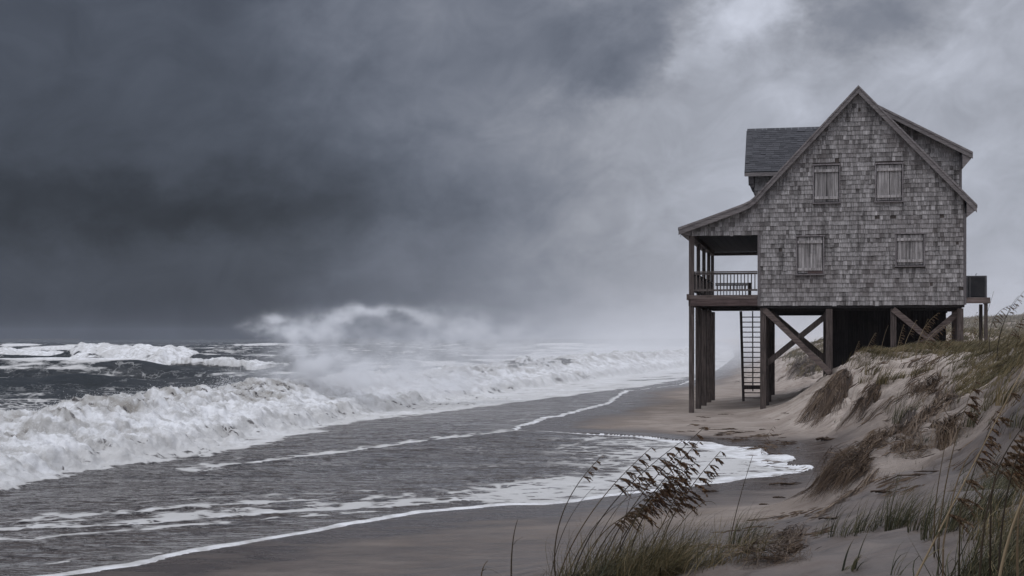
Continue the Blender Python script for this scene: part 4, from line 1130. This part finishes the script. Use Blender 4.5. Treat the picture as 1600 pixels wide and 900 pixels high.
# skyline sea oats on the dune crest
sky_oats = [((1548,560), (1552,500), (1588,475), .45, 1.5, 'bushy sea oats head against the sky right of the air conditioner'),
 ((1560,565), (1566,510), (1600,455), .70, 1.0, 'narrow sea oats head touching the right edge above the dune'),
 ((1575,560), (1580,520), (1612,488), .45, 1.5, 'drooping sea oats head at the far right of the skyline'),
 ((1530,548), (1534,520), (1553,455), None, 1, 'bare stem leaning past the corner of the platform'),
 ((1515,548), (1518,525), (1526,488), .6, .9, 'small sea oats head between the corner piling and the platform post'),
 ((1556,560), (1570,500), (1592,462), None, 1, 'bare stem between two sea oats heads on the skyline'),
 ((1430,562), (1440,520), (1466,489), .50, 1.5, 'pale sea oats head glowing against the dark store room, tallest of its group'),
 ((1440,560), (1450,530), (1483,505), .40, 1.7, 'broad golden sea oats head below the tallest one under the house'),
 ((1432,562), (1436,535), (1450,498), .55, 1.3, 'upright sea oats head left of the broad golden one'),
 ((1400,565), (1403,540), (1412,507), .6, 1.0, 'thin sea oats head close to the right side of the middle piling'),
 ((1408,566), (1415,535), (1432,500), .7, .9, 'slender sea oats head leaning right of the middle piling'),
 ((1376,566), (1378,540), (1388,508), None, 1, 'bare stem left of the middle piling'),
 ((1350,570), (1355,545), (1368,520), .6, 1.0, 'low sea oats head in front of the dark store room'),
 ((1330,572), (1334,555), (1342,533), .6, .9, 'leftmost small sea oats head in front of the store room'),
 ((1470,562), (1474,540), (1490,512), .5, 1.2, 'sea oats head in front of the slanting brace'),
 ((1463,590), (1464,580), (1467,560), None, 1, 'dark upright stub of grass on the dune face'),
 ((1590,545), (1593,515), (1606,470), None, 1, 'bare grass stem by the right edge of the sky')]
for i, (b, m_, t_, hf, sz, lb) in enumerate(sky_oats):
    pale = 5 < i < 15
    solo('sea_oats_stalk' if hf else 'reed', lb, 'sea oats' if hf else 'grass stem', b, m_, t_, min(max(at(*b)[1], 24), 47), hf, sz*.95, (M_pale if pale else M_straw, M_seedp if pale else M_seed), 'sea oats along the dune crest', 1, .009, 16, 0, 90+i)

# tufts of beach grass, each its own plant
tuft_defs = [
 # px, py, height m, spread, blades, width, label
 (1463, 838, .42, .10, 90, .005, 'leafy green tuft at the lip of the sand terrace, near the long straw stem'),
 (1400, 826, .50, .10, 120, .005, 'tallest dense green tuft on the terrace lip, centre of the row'),
 (1378, 824, .34, .07, 40, .005, 'small tuft just left of the tallest terrace tuft'),
 (1348, 832, .36, .08, 55, .005, 'green tuft second left of the tallest terrace tuft'),
 (1322, 836, .30, .07, 40, .0045, 'thin tuft in the sparse left part of the terrace row'),
 (1302, 838, .42, .05, 22, .0045, 'slender upright tuft at the left end of the terrace row'),
 (1283, 838, .26, .05, 14, .004, 'few wiry blades left of the terrace row'),
 (1430, 830, .34, .07, 50, .005, 'short tuft between the tallest tuft and the leafy one'),
 (1487, 822, .36, .09, 80, .005, 'bushy tuft behind the straight bare stem'),
 (1510, 815, .36, .10, 80, .005, 'bushy tuft at the right part of the terrace row'),
 (1540, 812, .34, .10, 80, .005, 'dark tuft where the terrace row meets the right thicket'),
 (1334, 893, .26, .02, 10, .010, 'short tuft of broad green blades alone at the bottom of the sand'),
 (1316, 893, .22, .012, 5, .012, 'stubby folded blade left of the broad bladed tuft'),
 (1395, 905, .30, .03, 8, .006, 'sparse arching blades at the bottom edge right of the broad bladed tuft'),
 (1150, 856, .52, .07, 60, .005, 'dark upright grass tuft around the tall bare stem'),
 (1178, 850, .40, .10, 50, .0045, 'spreading wiry tuft right of the dark upright tuft'),
 (1080, 872, .42, .10, 36, .0045, 'loose wiry tuft close right of the sea oats clump'),
 (1445, 700, .20, .06, 20, .006, 'little dark tuft on the sand beside the root ridge'),
 (1521, 665, .42, .14, 60, .008, 'grey green tuft behind the woody hollow'),
 (1545, 640, .50, .10, 34, .009, 'spiky tuft high on the dune face'),
 (1572, 632, .50, .16, 60, .009, 'rounded dark green tuft high on the dune face near the right edge'),
 (1595, 672, .35, .14, 46, .008, 'tuft at the right edge below the dune grass'),
 (1430, 588, .42, .12, 40, .012, 'small tuft on the bright sand below the crest'),
 (1385, 600, .55, .25, 110, .013, 'drooping green tuft hanging over the sand below the crest'),
 (1362, 588, .42, .2, 60, .012, 'dusty tuft near the left end of the crest'),
 (1350, 600, .35, .15, 40, .012, 'low tuft on the shoulder of the scarp'),
 (1415, 590, .30, .15, 34, .012, 'brown sprigs right of the drooping green tuft'),
 (1448, 582, .35, .12, 30, .011, 'thin sprigs on bright sand close to the dune grass'),
 (1408, 660, .55, .16, 90, .008, 'dark spiky tuft crowning the root ridge'),
 (1590, 760, .35, .14, 110, .006, 'shaggy green tuft by the right edge above the terrace'),
 (1560, 790, .32, .14, 120, .006, 'matted tuft in front of the right thicket'),
]
tm = {}
for i, (px, py, h, sp, nb, w0, lb) in enumerate(tuft_defs):
    p = at(px, min(py, 899)); e_ = empty('grass_tuft', p); tag(e_, lb, 'grass tuft', 'tufts of beach grass on the dune')
    tuft_mesh('blades', int(nb*1.15), h*1.55, sp*1.2, w0*1.35, M_green if py > 650 else M_gold, 200+i, e_)
# sparse sprigs on the upper dune: copies of a few plants
protos = []
for k in range(5):
    protos.append(tuft_mesh('grass_sprig', 9, .30, .07, .009, M_gold if k % 2 else M_green, 300+k, droop=(0, .7), wk=.3))
sp_n = 0; r3 = np.random.RandomState(77)
zones = [((1395, 1500), (570, 640), 22), ((1480, 1600), (590, 700), 34), ((1300, 1400), (590, 680), 10), ((1350, 1480), (700, 760), 10), ((1500, 1600), (730, 800), 12), ((1000, 1250), (800, 890), 14)]
for zi, (xr, yr, cnt) in enumerate(zones):
    zl = ['small sprigs of grass scattered on the bright sand below the crest', 'small sprigs of grass dotting the right of the dune face', 'small sprigs of grass on the scarp beside the house', 'small sprigs of grass around the foot of the root ridge', 'small sprigs of grass on the sand behind the terrace row', 'small sprigs of grass scattered around the near beach slope'][zi]
    for k in range(cnt):
        pr = protos[r3.randint(5)]
        first = sp_n < 5
        if first: o = protos[sp_n]
        else: o = pr.copy(); col.objects.link(o)
        p = at(r3.uniform(*xr), r3.uniform(*yr)); o.location = p; o.rotation_euler = (0, 0, r3.uniform(-.6, .6))
        s_ = r3.uniform(.5, 1.2)*(min(1.0, .45+.02*p[1])); o.scale = (s_,)*3
        tag(o, zl, 'grass sprig', zl); sp_n += 1

# --- eroded root mats hanging down the scarp
def root_mat(label, runs, n, seed, lift=.06, wid=.012, mat=M_root, jit=.35, name='root_mat'):
    """runs: list of (top px,py)->(bottom px,py); strands follow the ground downhill"""
    r2 = np.random.RandomState(seed)
    tops = np.array([at(*a) for a, b in runs]); bots = np.array([at(*b) for a, b in runs])
    m_ = len(runs); V = []; Fq = []; T = []; Al = []; nv = 0; sg_ = 9
    jit = jit*.72; n = int(n*1.0); nl = max(6, n//16)
    fl = np.sort(r2.uniform(0, m_-1, nl)); li = r2.randint(0, nl, n)
    f_ = fl[li]; i0 = np.minimum(f_.astype(int), max(m_-2, 0)); ff = (f_-i0)[:, None]
    i1 = np.minimum(i0+1, m_-1)
    A = tops[i0]*(1-ff)+tops[i1]*ff; B = bots[i0]*(1-ff)+bots[i1]*ff
    ls = r2.uniform(0, .40, nl); le = r2.uniform(.55, 1.05, nl); lh = r2.uniform(.15, 1.3, nl); lt = r2.normal(0, .2, nl)
    A[:, :2] += r2.normal(0, jit*.45, (nl, 2))[li] + r2.normal(0, jit*.20, (n, 2)); B[:, :2] += r2.normal(0, jit*1.1, (nl, 2))[li] + r2.normal(0, jit*.14, (n, 2))
    t = np.linspace(0, 1, sg_+1)[None, :, None]
    st_ = (ls[li] + r2.uniform(-.06, .06, n))[:, None, None]; en = (le[li] + r2.uniform(-.12, .05, n))[:, None, None]
    tt = st_ + (en-st_)*t
    P = A[:, None]*(1-tt) + B[:, None]*tt
    lw = np.cumsum(r2.normal(0, .035, (nl, sg_+1, 2)), 1)
    wob = np.cumsum(r2.normal(0, .020, (n, sg_+1, 2)), 1) + lw[li]; P[:, :, :2] += wob
    z_ = terrain(P[:, :, 0].ravel(), P[:, :, 1].ravel()).reshape(n, sg_+1)
    hump = 1.8*lift*(lh[li]*r2.uniform(.5, 1.1, n))[:, None]*np.sin(np.pi*np.linspace(0.12, 1.0, sg_+1))[None]
    P[:, :, 2] = z_ + .008 + hump
    a = r2.uniform(0, np.pi, n); sd = np.stack([np.cos(a), np.sin(a)*.4, np.sin(a)*.7], 1)[:, None]
    wd = wid*r2.uniform(.4, 1.4, n)[:, None, None]*(1-.7*t)*.5
    V = np.stack([P-sd*wd, P+sd*wd], 2).reshape(-1, 3)
    k = np.arange(n)[:, None]*(sg_+1)*2 + np.arange(sg_)[None]*2
    Fq = np.stack([k, k+1, k+3, k+2], -1).reshape(-1, 4)
    ctr = tops.mean(0)
    tn = np.clip(r2.normal(.42, .22, n) + lt[li], 0, 1)
    o = npmesh(name, V-ctr, Fq, mat, None, {'tint': np.repeat(tn, (sg_+1)*2), 'along': np.zeros(n*(sg_+1)*2)}, smooth=True)
    o.location = ctr; tag(o, label, 'root mat', 'eroded root mats on the dune scarp'); return o
root_mat('brown root mat on the far scarp, framed by the cross braces', [((1262,560),(1232,592)), ((1285,560),(1262,592))], 420, 21, .16, .035, jit=.8)
root_mat('tall brown root mat hanging off the scarp beside the cross braces', [((1312,585),(1252,655)), ((1322,582),(1275,662)), ((1332,590),(1300,650))], 900, 1, .10, .020, jit=.3)
root_mat('second brown root mat, fanning over the scarp right of the first', [((1375,600),(1318,665)), ((1368,610),(1330,662)), ((1380,612),(1345,650))], 420, 2, .08, .018, jit=.25)
def ridge_mat(label, poly, u0, u1, n, side, spread, lift, wid, seed):
    """fibres combed along the crest and eroded flank of a ridge"""
    r2 = np.random.RandomState(seed); sg_ = 11; nl = max(8, n//16); li = r2.randint(0, nl, n)
    a0 = (u0 + (u1-u0)*r2.uniform(-.02, .7, nl))[li] + r2.normal(0, .04, n); ln = (r2.uniform(.25, .6, nl))[li]*(u1-u0)
    off = r2.normal(side, spread, nl)[li] + r2.normal(0, spread*.22, n)
    t = np.linspace(0, 1, sg_+1)[None]; u = np.clip(a0[:, None] + ln[:, None]*t, 0, len(poly)-1.001)
    k0 = np.floor(u).astype(int); fr = (u-k0)[..., None]; A = poly[k0]; B = poly[k0+1]
    dv = (B-A)/np.linalg.norm(B-A, axis=-1, keepdims=True); nrm = np.stack([-dv[..., 1], dv[..., 0]], -1)
    lw = np.cumsum(r2.normal(0, .04, (nl, sg_+1)), 1)[li] + np.cumsum(r2.normal(0, .014, (n, sg_+1)), 1)
    XYp = A*(1-fr) + B*fr + nrm*(off[:, None]*(1+.5*t) + lw)[..., None]
    z_ = terrain(XYp[..., 0].ravel(), XYp[..., 1].ravel()).reshape(n, sg_+1)
    hump = lift*(r2.uniform(.1, 1.2, nl)[li]*r2.uniform(.5, 1.1, n))[:, None]*np.sin(np.pi*np.clip(t*.9+.08, 0, 1))
    P = np.concatenate([XYp, (z_+.01+hump)[..., None]], -1)
    ang = r2.uniform(0, np.pi, n); sd = np.stack([np.cos(ang), np.sin(ang)*.4, np.sin(ang)*.8], 1)[:, None]
    wd = (wid*r2.uniform(.4, 1.5, n))[:, None, None]*(1-.7*t[..., None])*.5
    V = np.stack([P-sd*wd, P+sd*wd], 2).reshape(-1, 3)
    k = np.arange(n)[:, None]*(sg_+1)*2 + np.arange(sg_)[None]*2
    Fq = np.stack([k, k+1, k+3, k+2], -1).reshape(-1, 4); ctr = V.mean(0)
    tn = np.clip(r2.normal(.42, .2, n) + r2.normal(0, .22, nl)[li], 0, 1)
    o = npmesh('root_mat', V-ctr, Fq, M_root, None, {'tint': np.repeat(tn, (sg_+1)*2), 'along': np.zeros(n*(sg_+1)*2)})
    o.location = ctr; tag(o, label, 'root mat', 'eroded root mats on the dune scarp')
ridge_mat('long twisted root mat running down the middle ridge of the dune', RIDGES[0][0], .1, 3.3, 1500, -.20, .17, .16, .014, 3)
ridge_mat('brown fibres combed along the short ridge right of the middle one', RIDGES[3][0], .1, 1.9, 420, -.15, .15, .12, .012, 33)
root_mat('dark curtain of dead roots at the lower end of the middle ridge', [((1350,712),(1258,774)), ((1352,722),(1290,770)), ((1350,740),(1318,765))], 1100, 4, .14, .010, jit=.16)
root_mat('matted brown thatch in the hollow right of the middle ridge', [((1460,668),(1478,694)), ((1480,668),(1495,692))], 260, 5, .16, .014, jit=.2)
root_mat('loose brown roots trailing on sand below the middle ridge', [((1370,735),(1290,812)), ((1376,730),(1278,806))], 130, 6, .03, .010, jit=.12)
root_mat('scraps of dark thatch on the slope right of the ridge', [((1390,700),(1420,712)), ((1430,700),(1450,715)), ((1400,690),(1440,700))], 150, 7, .06, .012, jit=.3)
root_mat('grassy brown thatch hanging below the upper dune grass', [((1440,605),(1412,625)), ((1475,600),(1440,625)), ((1490,612),(1465,632))], 520, 8, .16, .018, jit=.3)
root_mat('tangle of dark roots and leaves right of the tall bare stem', [((1215,842),(1195,868)), ((1250,830),(1225,862)), ((1290,815),(1255,850))], 240, 9, .07, .007, jit=.16)
root_mat('dark thatch clump half buried at the bottom beside the tangle', [((1180,868),(1165,892)), ((1240,872),(1225,892))], 200, 10, .08, .007, jit=.16)

# --- dead stems and husks blown over the sand: uncountable
def litter(name, label, polys, n, L_, wd, seed, mat):
    r2 = np.random.RandomState(seed); xs = []; ys = []
    for P_ in polys:
        P_ = np.array(P_); x0, y0 = P_.min(0); x1, y1 = P_.max(0); k_ = n//len(polys)
        a = r2.uniform(x0, x1, k_*14); b_ = r2.uniform(y0, y1, k_*14)
        m = inside(a, b_, [tuple(p) for p in P_]) & (fbm(a*1.1+seed, b_*.7, 3) + r2.normal(0, .06, len(a)) > .17)
        xs.append(a[m][:k_]); ys.append(b_[m][:k_])
    xs = np.concatenate(xs); ys = np.concatenate(ys); n_ = len(xs)
    a = r2.normal(.35, .5, n_); ll = L_*r2.uniform(.3, 1.3, n_)*(.6+ys/40); sg_ = 4
    t = np.linspace(-.5, .5, sg_+1)[None]
    cv = r2.normal(0, .35, n_)[:, None]*(t*2)**2*ll[:, None]*.3
    X_ = xs[:, None] + np.cos(a)[:, None]*t*ll[:, None] - np.sin(a)[:, None]*cv; Y_ = ys[:, None] + np.sin(a)[:, None]*t*ll[:, None]*.6 + np.cos(a)[:, None]*cv
    Z_ = terrain(X_.ravel(), Y_.ravel()).reshape(X_.shape) + .006 + r2.uniform(0, .03, n_)[:, None]
    P = np.stack([X_, Y_, Z_], -1); w_ = (wd*r2.uniform(.5, 1.6, n_)*(.5+ys/30))[:, None, None]*(1-.7*np.abs(t*2)[..., None])
    up_ = np.array([0, .5, .87])
    V = np.stack([P-up_*w_, P+up_*w_], 2).reshape(-1, 3)
    k = np.arange(n_)[:, None]*(sg_+1)*2 + np.arange(sg_)[None]*2
    Fq = np.stack([k, k+1, k+3, k+2], -1).reshape(-1, 4)
    o = npmesh(name, V, Fq, mat, None, {'tint': np.repeat(np.clip(r2.normal(.35, .25, n_), 0, 1), (sg_+1)*2), 'along': np.zeros(n_*(sg_+1)*2)})
    tag(o, label, kind='stuff')
litter('plant_litter', 'dead stems and husks strewn over the dune face', [[XY(1240, 23), XY(1420, 18), XY(1620, 16), XY(1620, 25), XY(1480, 30), XY(1300, 27)], [XY(1300, 44), XY(1380, 34), XY(1500, 30), XY(1480, 40), XY(1330, 45)]], 1500, .22, .006, 61, M_root)
litter('plant_litter', 'dark wrack scraps on the near beach', [[XY(1000, 13), XY(1300, 11.5), XY(1300, 18), XY(1250, 24), XY(1150, 20), XY(1000, 16)], [XY(1080, 46), XY(1240, 40), XY(1260, 30), XY(1220, 28), XY(1180, 34)]], 500, .16, .006, 62, M_root)

# --- wrack on the beach
def wrack(px, py, L_, h, seed, label, group=None):
    r2 = random.Random(seed); p = at(px, py); mb = MB()
    for k in range(5):
        a = r2.uniform(-.5, .5); x0 = r2.uniform(-.5, .1)*L_; pts = []
        for j in range(6):
            q = j/5; pts.append((x0 + q*L_*.8*math.cos(a), q*L_*.5*math.sin(a) + r2.uniform(-.1, .1)*L_*.3, h*.25 + h*.6*math.sin(q*math.pi)*r2.random()))
        mb.tube(pts, h*.28, h*.10, k=5, t=r2.random()*.5)
    o = mb.build('wrack', M_root, smooth=True)
    at_ = o.data.attributes.new('along', 'FLOAT', 'POINT'); at_.data.foreach_set('value', np.zeros(len(o.data.vertices)))
    o.location = (p[0], p[1], p[2]); o.rotation_euler = (0, 0, r2.uniform(-.5, .5)); tag(o, label, 'driftwood' if 'drift' in label else 'seaweed', group)
    return o
for i, (px, py, L_, h, lb) in enumerate([
 (1223, 758, .55, .05, 'dark strip of seaweed just right of the foam tip'), (1212, 779, .22, .04, 'small dark lump of seaweed below the seaweed strip'),
 (1108, 770, .30, .05, 'stick of driftwood lying on wet sand below the foam edge'), (1190, 789, .15, .03, 'tiny dark scrap on the sand left of the root curtain'),
 (1138, 672, .45, .06, 'long seaweed lump on dry sand above the foam'), (1124, 681, .22, .05, 'seaweed lump nearest above the foam edge'), (1155, 677, .25, .05, 'seaweed lump beside the lone sea oats stalk'),
 (1288, 690, .5, .12, 'dark root ball lying at the foot of the scarp'), (1300, 812, .35, .04, 'dark driftwood scrap under the root curtain'), (1505, 798, .22, .05, 'brown husk lump behind the terrace grass'),
 (1430, 745, .6, .03, 'long thin dark twig half buried on the terrace sand'), (1460, 738, .7, .025, 'long dark root lying across the upper terrace'), (1375, 773, .25, .05, 'driftwood stub sticking from the dune foot'),
 (1190, 672, .2, .04, 'dark scrap on the sand behind the lone stalk'), (1160, 745, .1, .03, 'speck of seaweed inside the foam')]):
    wrack(px, py, L_, h, 400+i, lb)
r4 = np.random.RandomState(9)
wp = wrack(1100, 650, .30, .035, 500, 'small dark scrap of seaweed strewn over the beach by the pilings', 'scraps of seaweed on the beach')
for k in range(34):
    o = wp.copy(); col.objects.link(o); px = r4.uniform(1060, 1240); py = r4.uniform(645, 705) if k < 24 else r4.uniform(560, 600)
    if k > 28: px = r4.uniform(1120, 1180)
    o.location = at(px, py); s_ = r4.uniform(.3, 1.1); o.scale = (s_*1.2, s_, s_); o.rotation_euler = (0, 0, r4.uniform(-1, 1))
wp.location = at(1128, 648)

# ------------------------------------------------------------------ spray and mist
# flecks of spray thrown off the breaker: uncountable
r5 = np.random.RandomState(15)
def burst(px, py, d, n, sx, sz, wind=.5):
    c = W(px, py, d); t = r5.uniform(0, 1, n)**1.4
    up_ = r5.normal(0, 1, (n, 3))*np.array([sx, sx*.6, sz*.35])
    p = c + up_*(.25+t[:, None]); p[:, 2] += np.abs(r5.normal(0, sz, n))*(1-t*.5) - .1; p[:, 0] += wind*t*sx
    return p
pts = [burst(352, 606, 43.5, 1500, .55, .28), burst(850, 568, 100, 1600, 1.1, .5, .3), burst(250, 640, 38, 300, .8, .15), burst(560, 600, 60, 1000, 1.3, .30), burst(1040, 560, 132, 500, 2, .4),
        burst(650, 620, 68, 500, 1.6, .25)]
if len(crest_pts):
    cp = crest_pts[r5.randint(0, len(crest_pts), 34000)].astype(float); cp += r5.normal(0, 1, cp.shape)*np.array([.15, .15, .07]); cp[:, 2] += np.abs(r5.normal(0, .09, len(cp))); pts.append(cp)
pts = np.concatenate(pts)
sz = (0.004 + 0.009*r5.uniform(0, 1, len(pts))**3)*(0.55+pts[:, 1]/75.0)
tet = np.array([(1, 1, 1), (1, -1, -1), (-1, 1, -1), (-1, -1, 1)], float)*.6
V = (pts[:, None] + sz[:, None, None]*(tet[None] + r5.normal(0, .3, (len(pts), 4, 3)))).reshape(-1, 3)
k = np.arange(len(pts))[:, None]*4
Fq = np.concatenate([k+np.array([[0, 1, 2]]), k+np.array([[0, 3, 1]]), k+np.array([[0, 2, 3]]), k+np.array([[1, 3, 2]])])
M_fleck, _n, _b, _ = newmat('spray_droplets'); _b.inputs['Base Color'].default_value = (.8, .8, .8, 1); _b.inputs['Roughness'].default_value = .6
sp = npmesh('sea_spray', V, Fq, M_fleck); tag(sp, 'flecks of white spray thrown off the breaking waves', kind='stuff')

def volume_box(name, label, lo, hi, build, rate=1.0):
    mb = MB(); mb.box(lo[0], hi[0], lo[1], hi[1], lo[2], hi[2])
    m = bpy.data.materials.new(name); m.use_nodes = True; n_ = NT(m.node_tree); n_.n.clear()
    out = n_.n.new('ShaderNodeOutputMaterial'); v = n_.n.new('ShaderNodeVolumePrincipled'); n_.l.new(v.outputs[0], out.inputs['Volume'])
    v.inputs['Color'].default_value = (.985, .99, 1, 1); v.inputs['Anisotropy'].default_value = 0.0
    P = n_.n.new('ShaderNodeNewGeometry').outputs['Position']
    n_.put(v.inputs['Density'], build(n_, P)); o = mb.build(name, m); tag(o, label, kind='stuff')
    try: m.cycles.volume_step_rate = rate
    except Exception: pass
    o.visible_shadow = True
    return o
def plume_density(n_, P):
    wn = n_.n.new('ShaderNodeTexNoise'); n_.put(wn.inputs['Vector'], P); wn.inputs['Scale'].default_value = .45; wn.inputs['Detail'].default_value = 4
    Pw = n_.vmath('ADD', P, n_.vmath('MULTIPLY', n_.vmath('SUBTRACT', wn.outputs[1], (.5, .5, .5)), (3.2, 2.0, 1.9)))
    tot = None
    for (px, py, d, sx, sy, sz_, a) in [
        (392, 511, 60, .55, .6, .13, 1.2), (430, 505, 60, .8, .8, .24, 1.1), (460, 515, 60, .9, .9, .42, 1.1), (490, 535, 60, .9, 1, .7, 1.1), (505, 565, 60, 1.0, 1.2, .8, 1.1), (455, 548, 60, .9, 1, .35, .7),
        (470, 585, 60, 1.9, 1.5, .6, .6), (520, 500, 60, .7, .8, .32, 1.1), (560, 485, 61, 1.0, .8, .26, 1.0), (610, 490, 62, 1.1, .9, .26, .7), (660, 505, 62, 1.1, 1, .4, .45),
        (540, 588, 60, 1.8, 1.4, .7, .9), (610, 588, 62, 1.9, 1.4, .6, .7), (580, 530, 62, 1.3, 1, .8, .22), (650, 560, 64, 1.8, 1.5, .9, .42), (730, 535, 66, 2.2, 1.5, 1.1, .38), (800, 545, 67, 1.8, 1.5, 1.0, .25), (700, 600, 66, 2.0, 1.5, .5, .6)]:
        c = W(px, py, d)
        q = n_.vmath('DIVIDE', n_.vmath('SUBTRACT', Pw, tuple(c)), (sx, sy, sz_))
        dt = n_.n.new('ShaderNodeVectorMath'); dt.operation = 'DOT_PRODUCT'; n_.l.new(q, dt.inputs[0]); n_.l.new(q, dt.inputs[1])
        g = n_.math('MULTIPLY', n_.math('EXPONENT', n_.math('MULTIPLY', dt.outputs['Value'], -1.0)), a)
        tot = g if tot is None else n_.math('ADD', tot, g)
    st_ = n_.vmath('MULTIPLY', P, (1.0, .8, 1.5))
    nz = n_.noise(n_.vmath('ADD', st_, (0, 0, 2.7)), 1.0, 6, .62)
    return n_.math('MULTIPLY', n_.math('MULTIPLY', tot, n_.ramp(nz, .38, .66, 0.05, 1.9)), .80)
volume_box('spray_plume', 'pale plume of blown spray over the breaker', (-15, 54, -.4), (5, 75, 6.0), plume_density, 0.6)
def mist_density(n_, P):
    px, py, pz = n_.sep(P)
    # thickest over the surf line, thinning seaward and with height
    sx = n_.math('SUBTRACT', px, n_.math('ADD', n_.math('MULTIPLY', py, 0.125), -10.0))   # metres right of the surf line
    band = n_.math('MULTIPLY', n_.ramp(sx, -26.0, 2.0), n_.ramp(py, 62.0, 110.0, 0.25, 1.0))
    hf = n_.math('EXPONENT', n_.math('MULTIPLY', n_.math('MAXIMUM', pz, 0.0), -0.24))
    nz = n_.noise(n_.vmath('MULTIPLY', P, (.12, .06, .35)), 1.0, 4, .6)
    return n_.math('MULTIPLY', n_.math('MULTIPLY', n_.math('MULTIPLY', band, hf), n_.ramp(nz, .3, .75, .35, 1.5)), MIST)
MIST = 0.014
volume_box('surf_mist', 'bank of salt mist drifting along the surf and behind the house', (-70, 68, -1.5), (120, 420, 11), mist_density, 1.0)
mb = MB(); mb.box(-900, 900, -40, 1500, -52, 13.6)
M_haze = bpy.data.materials.new('haze'); M_haze.use_nodes = True; n_ = NT(M_haze.node_tree); n_.n.clear()
_o = n_.n.new('ShaderNodeOutputMaterial'); _v = n_.n.new('ShaderNodeVolumePrincipled'); n_.l.new(_v.outputs[0], _o.inputs['Volume'])
_v.inputs['Density'].default_value = 0.00012; _v.inputs['Color'].default_value = (.85, .9, 1, 1)
hz = mb.build('haze', M_haze); tag(hz, 'thin salt haze in the air', kind='stuff')
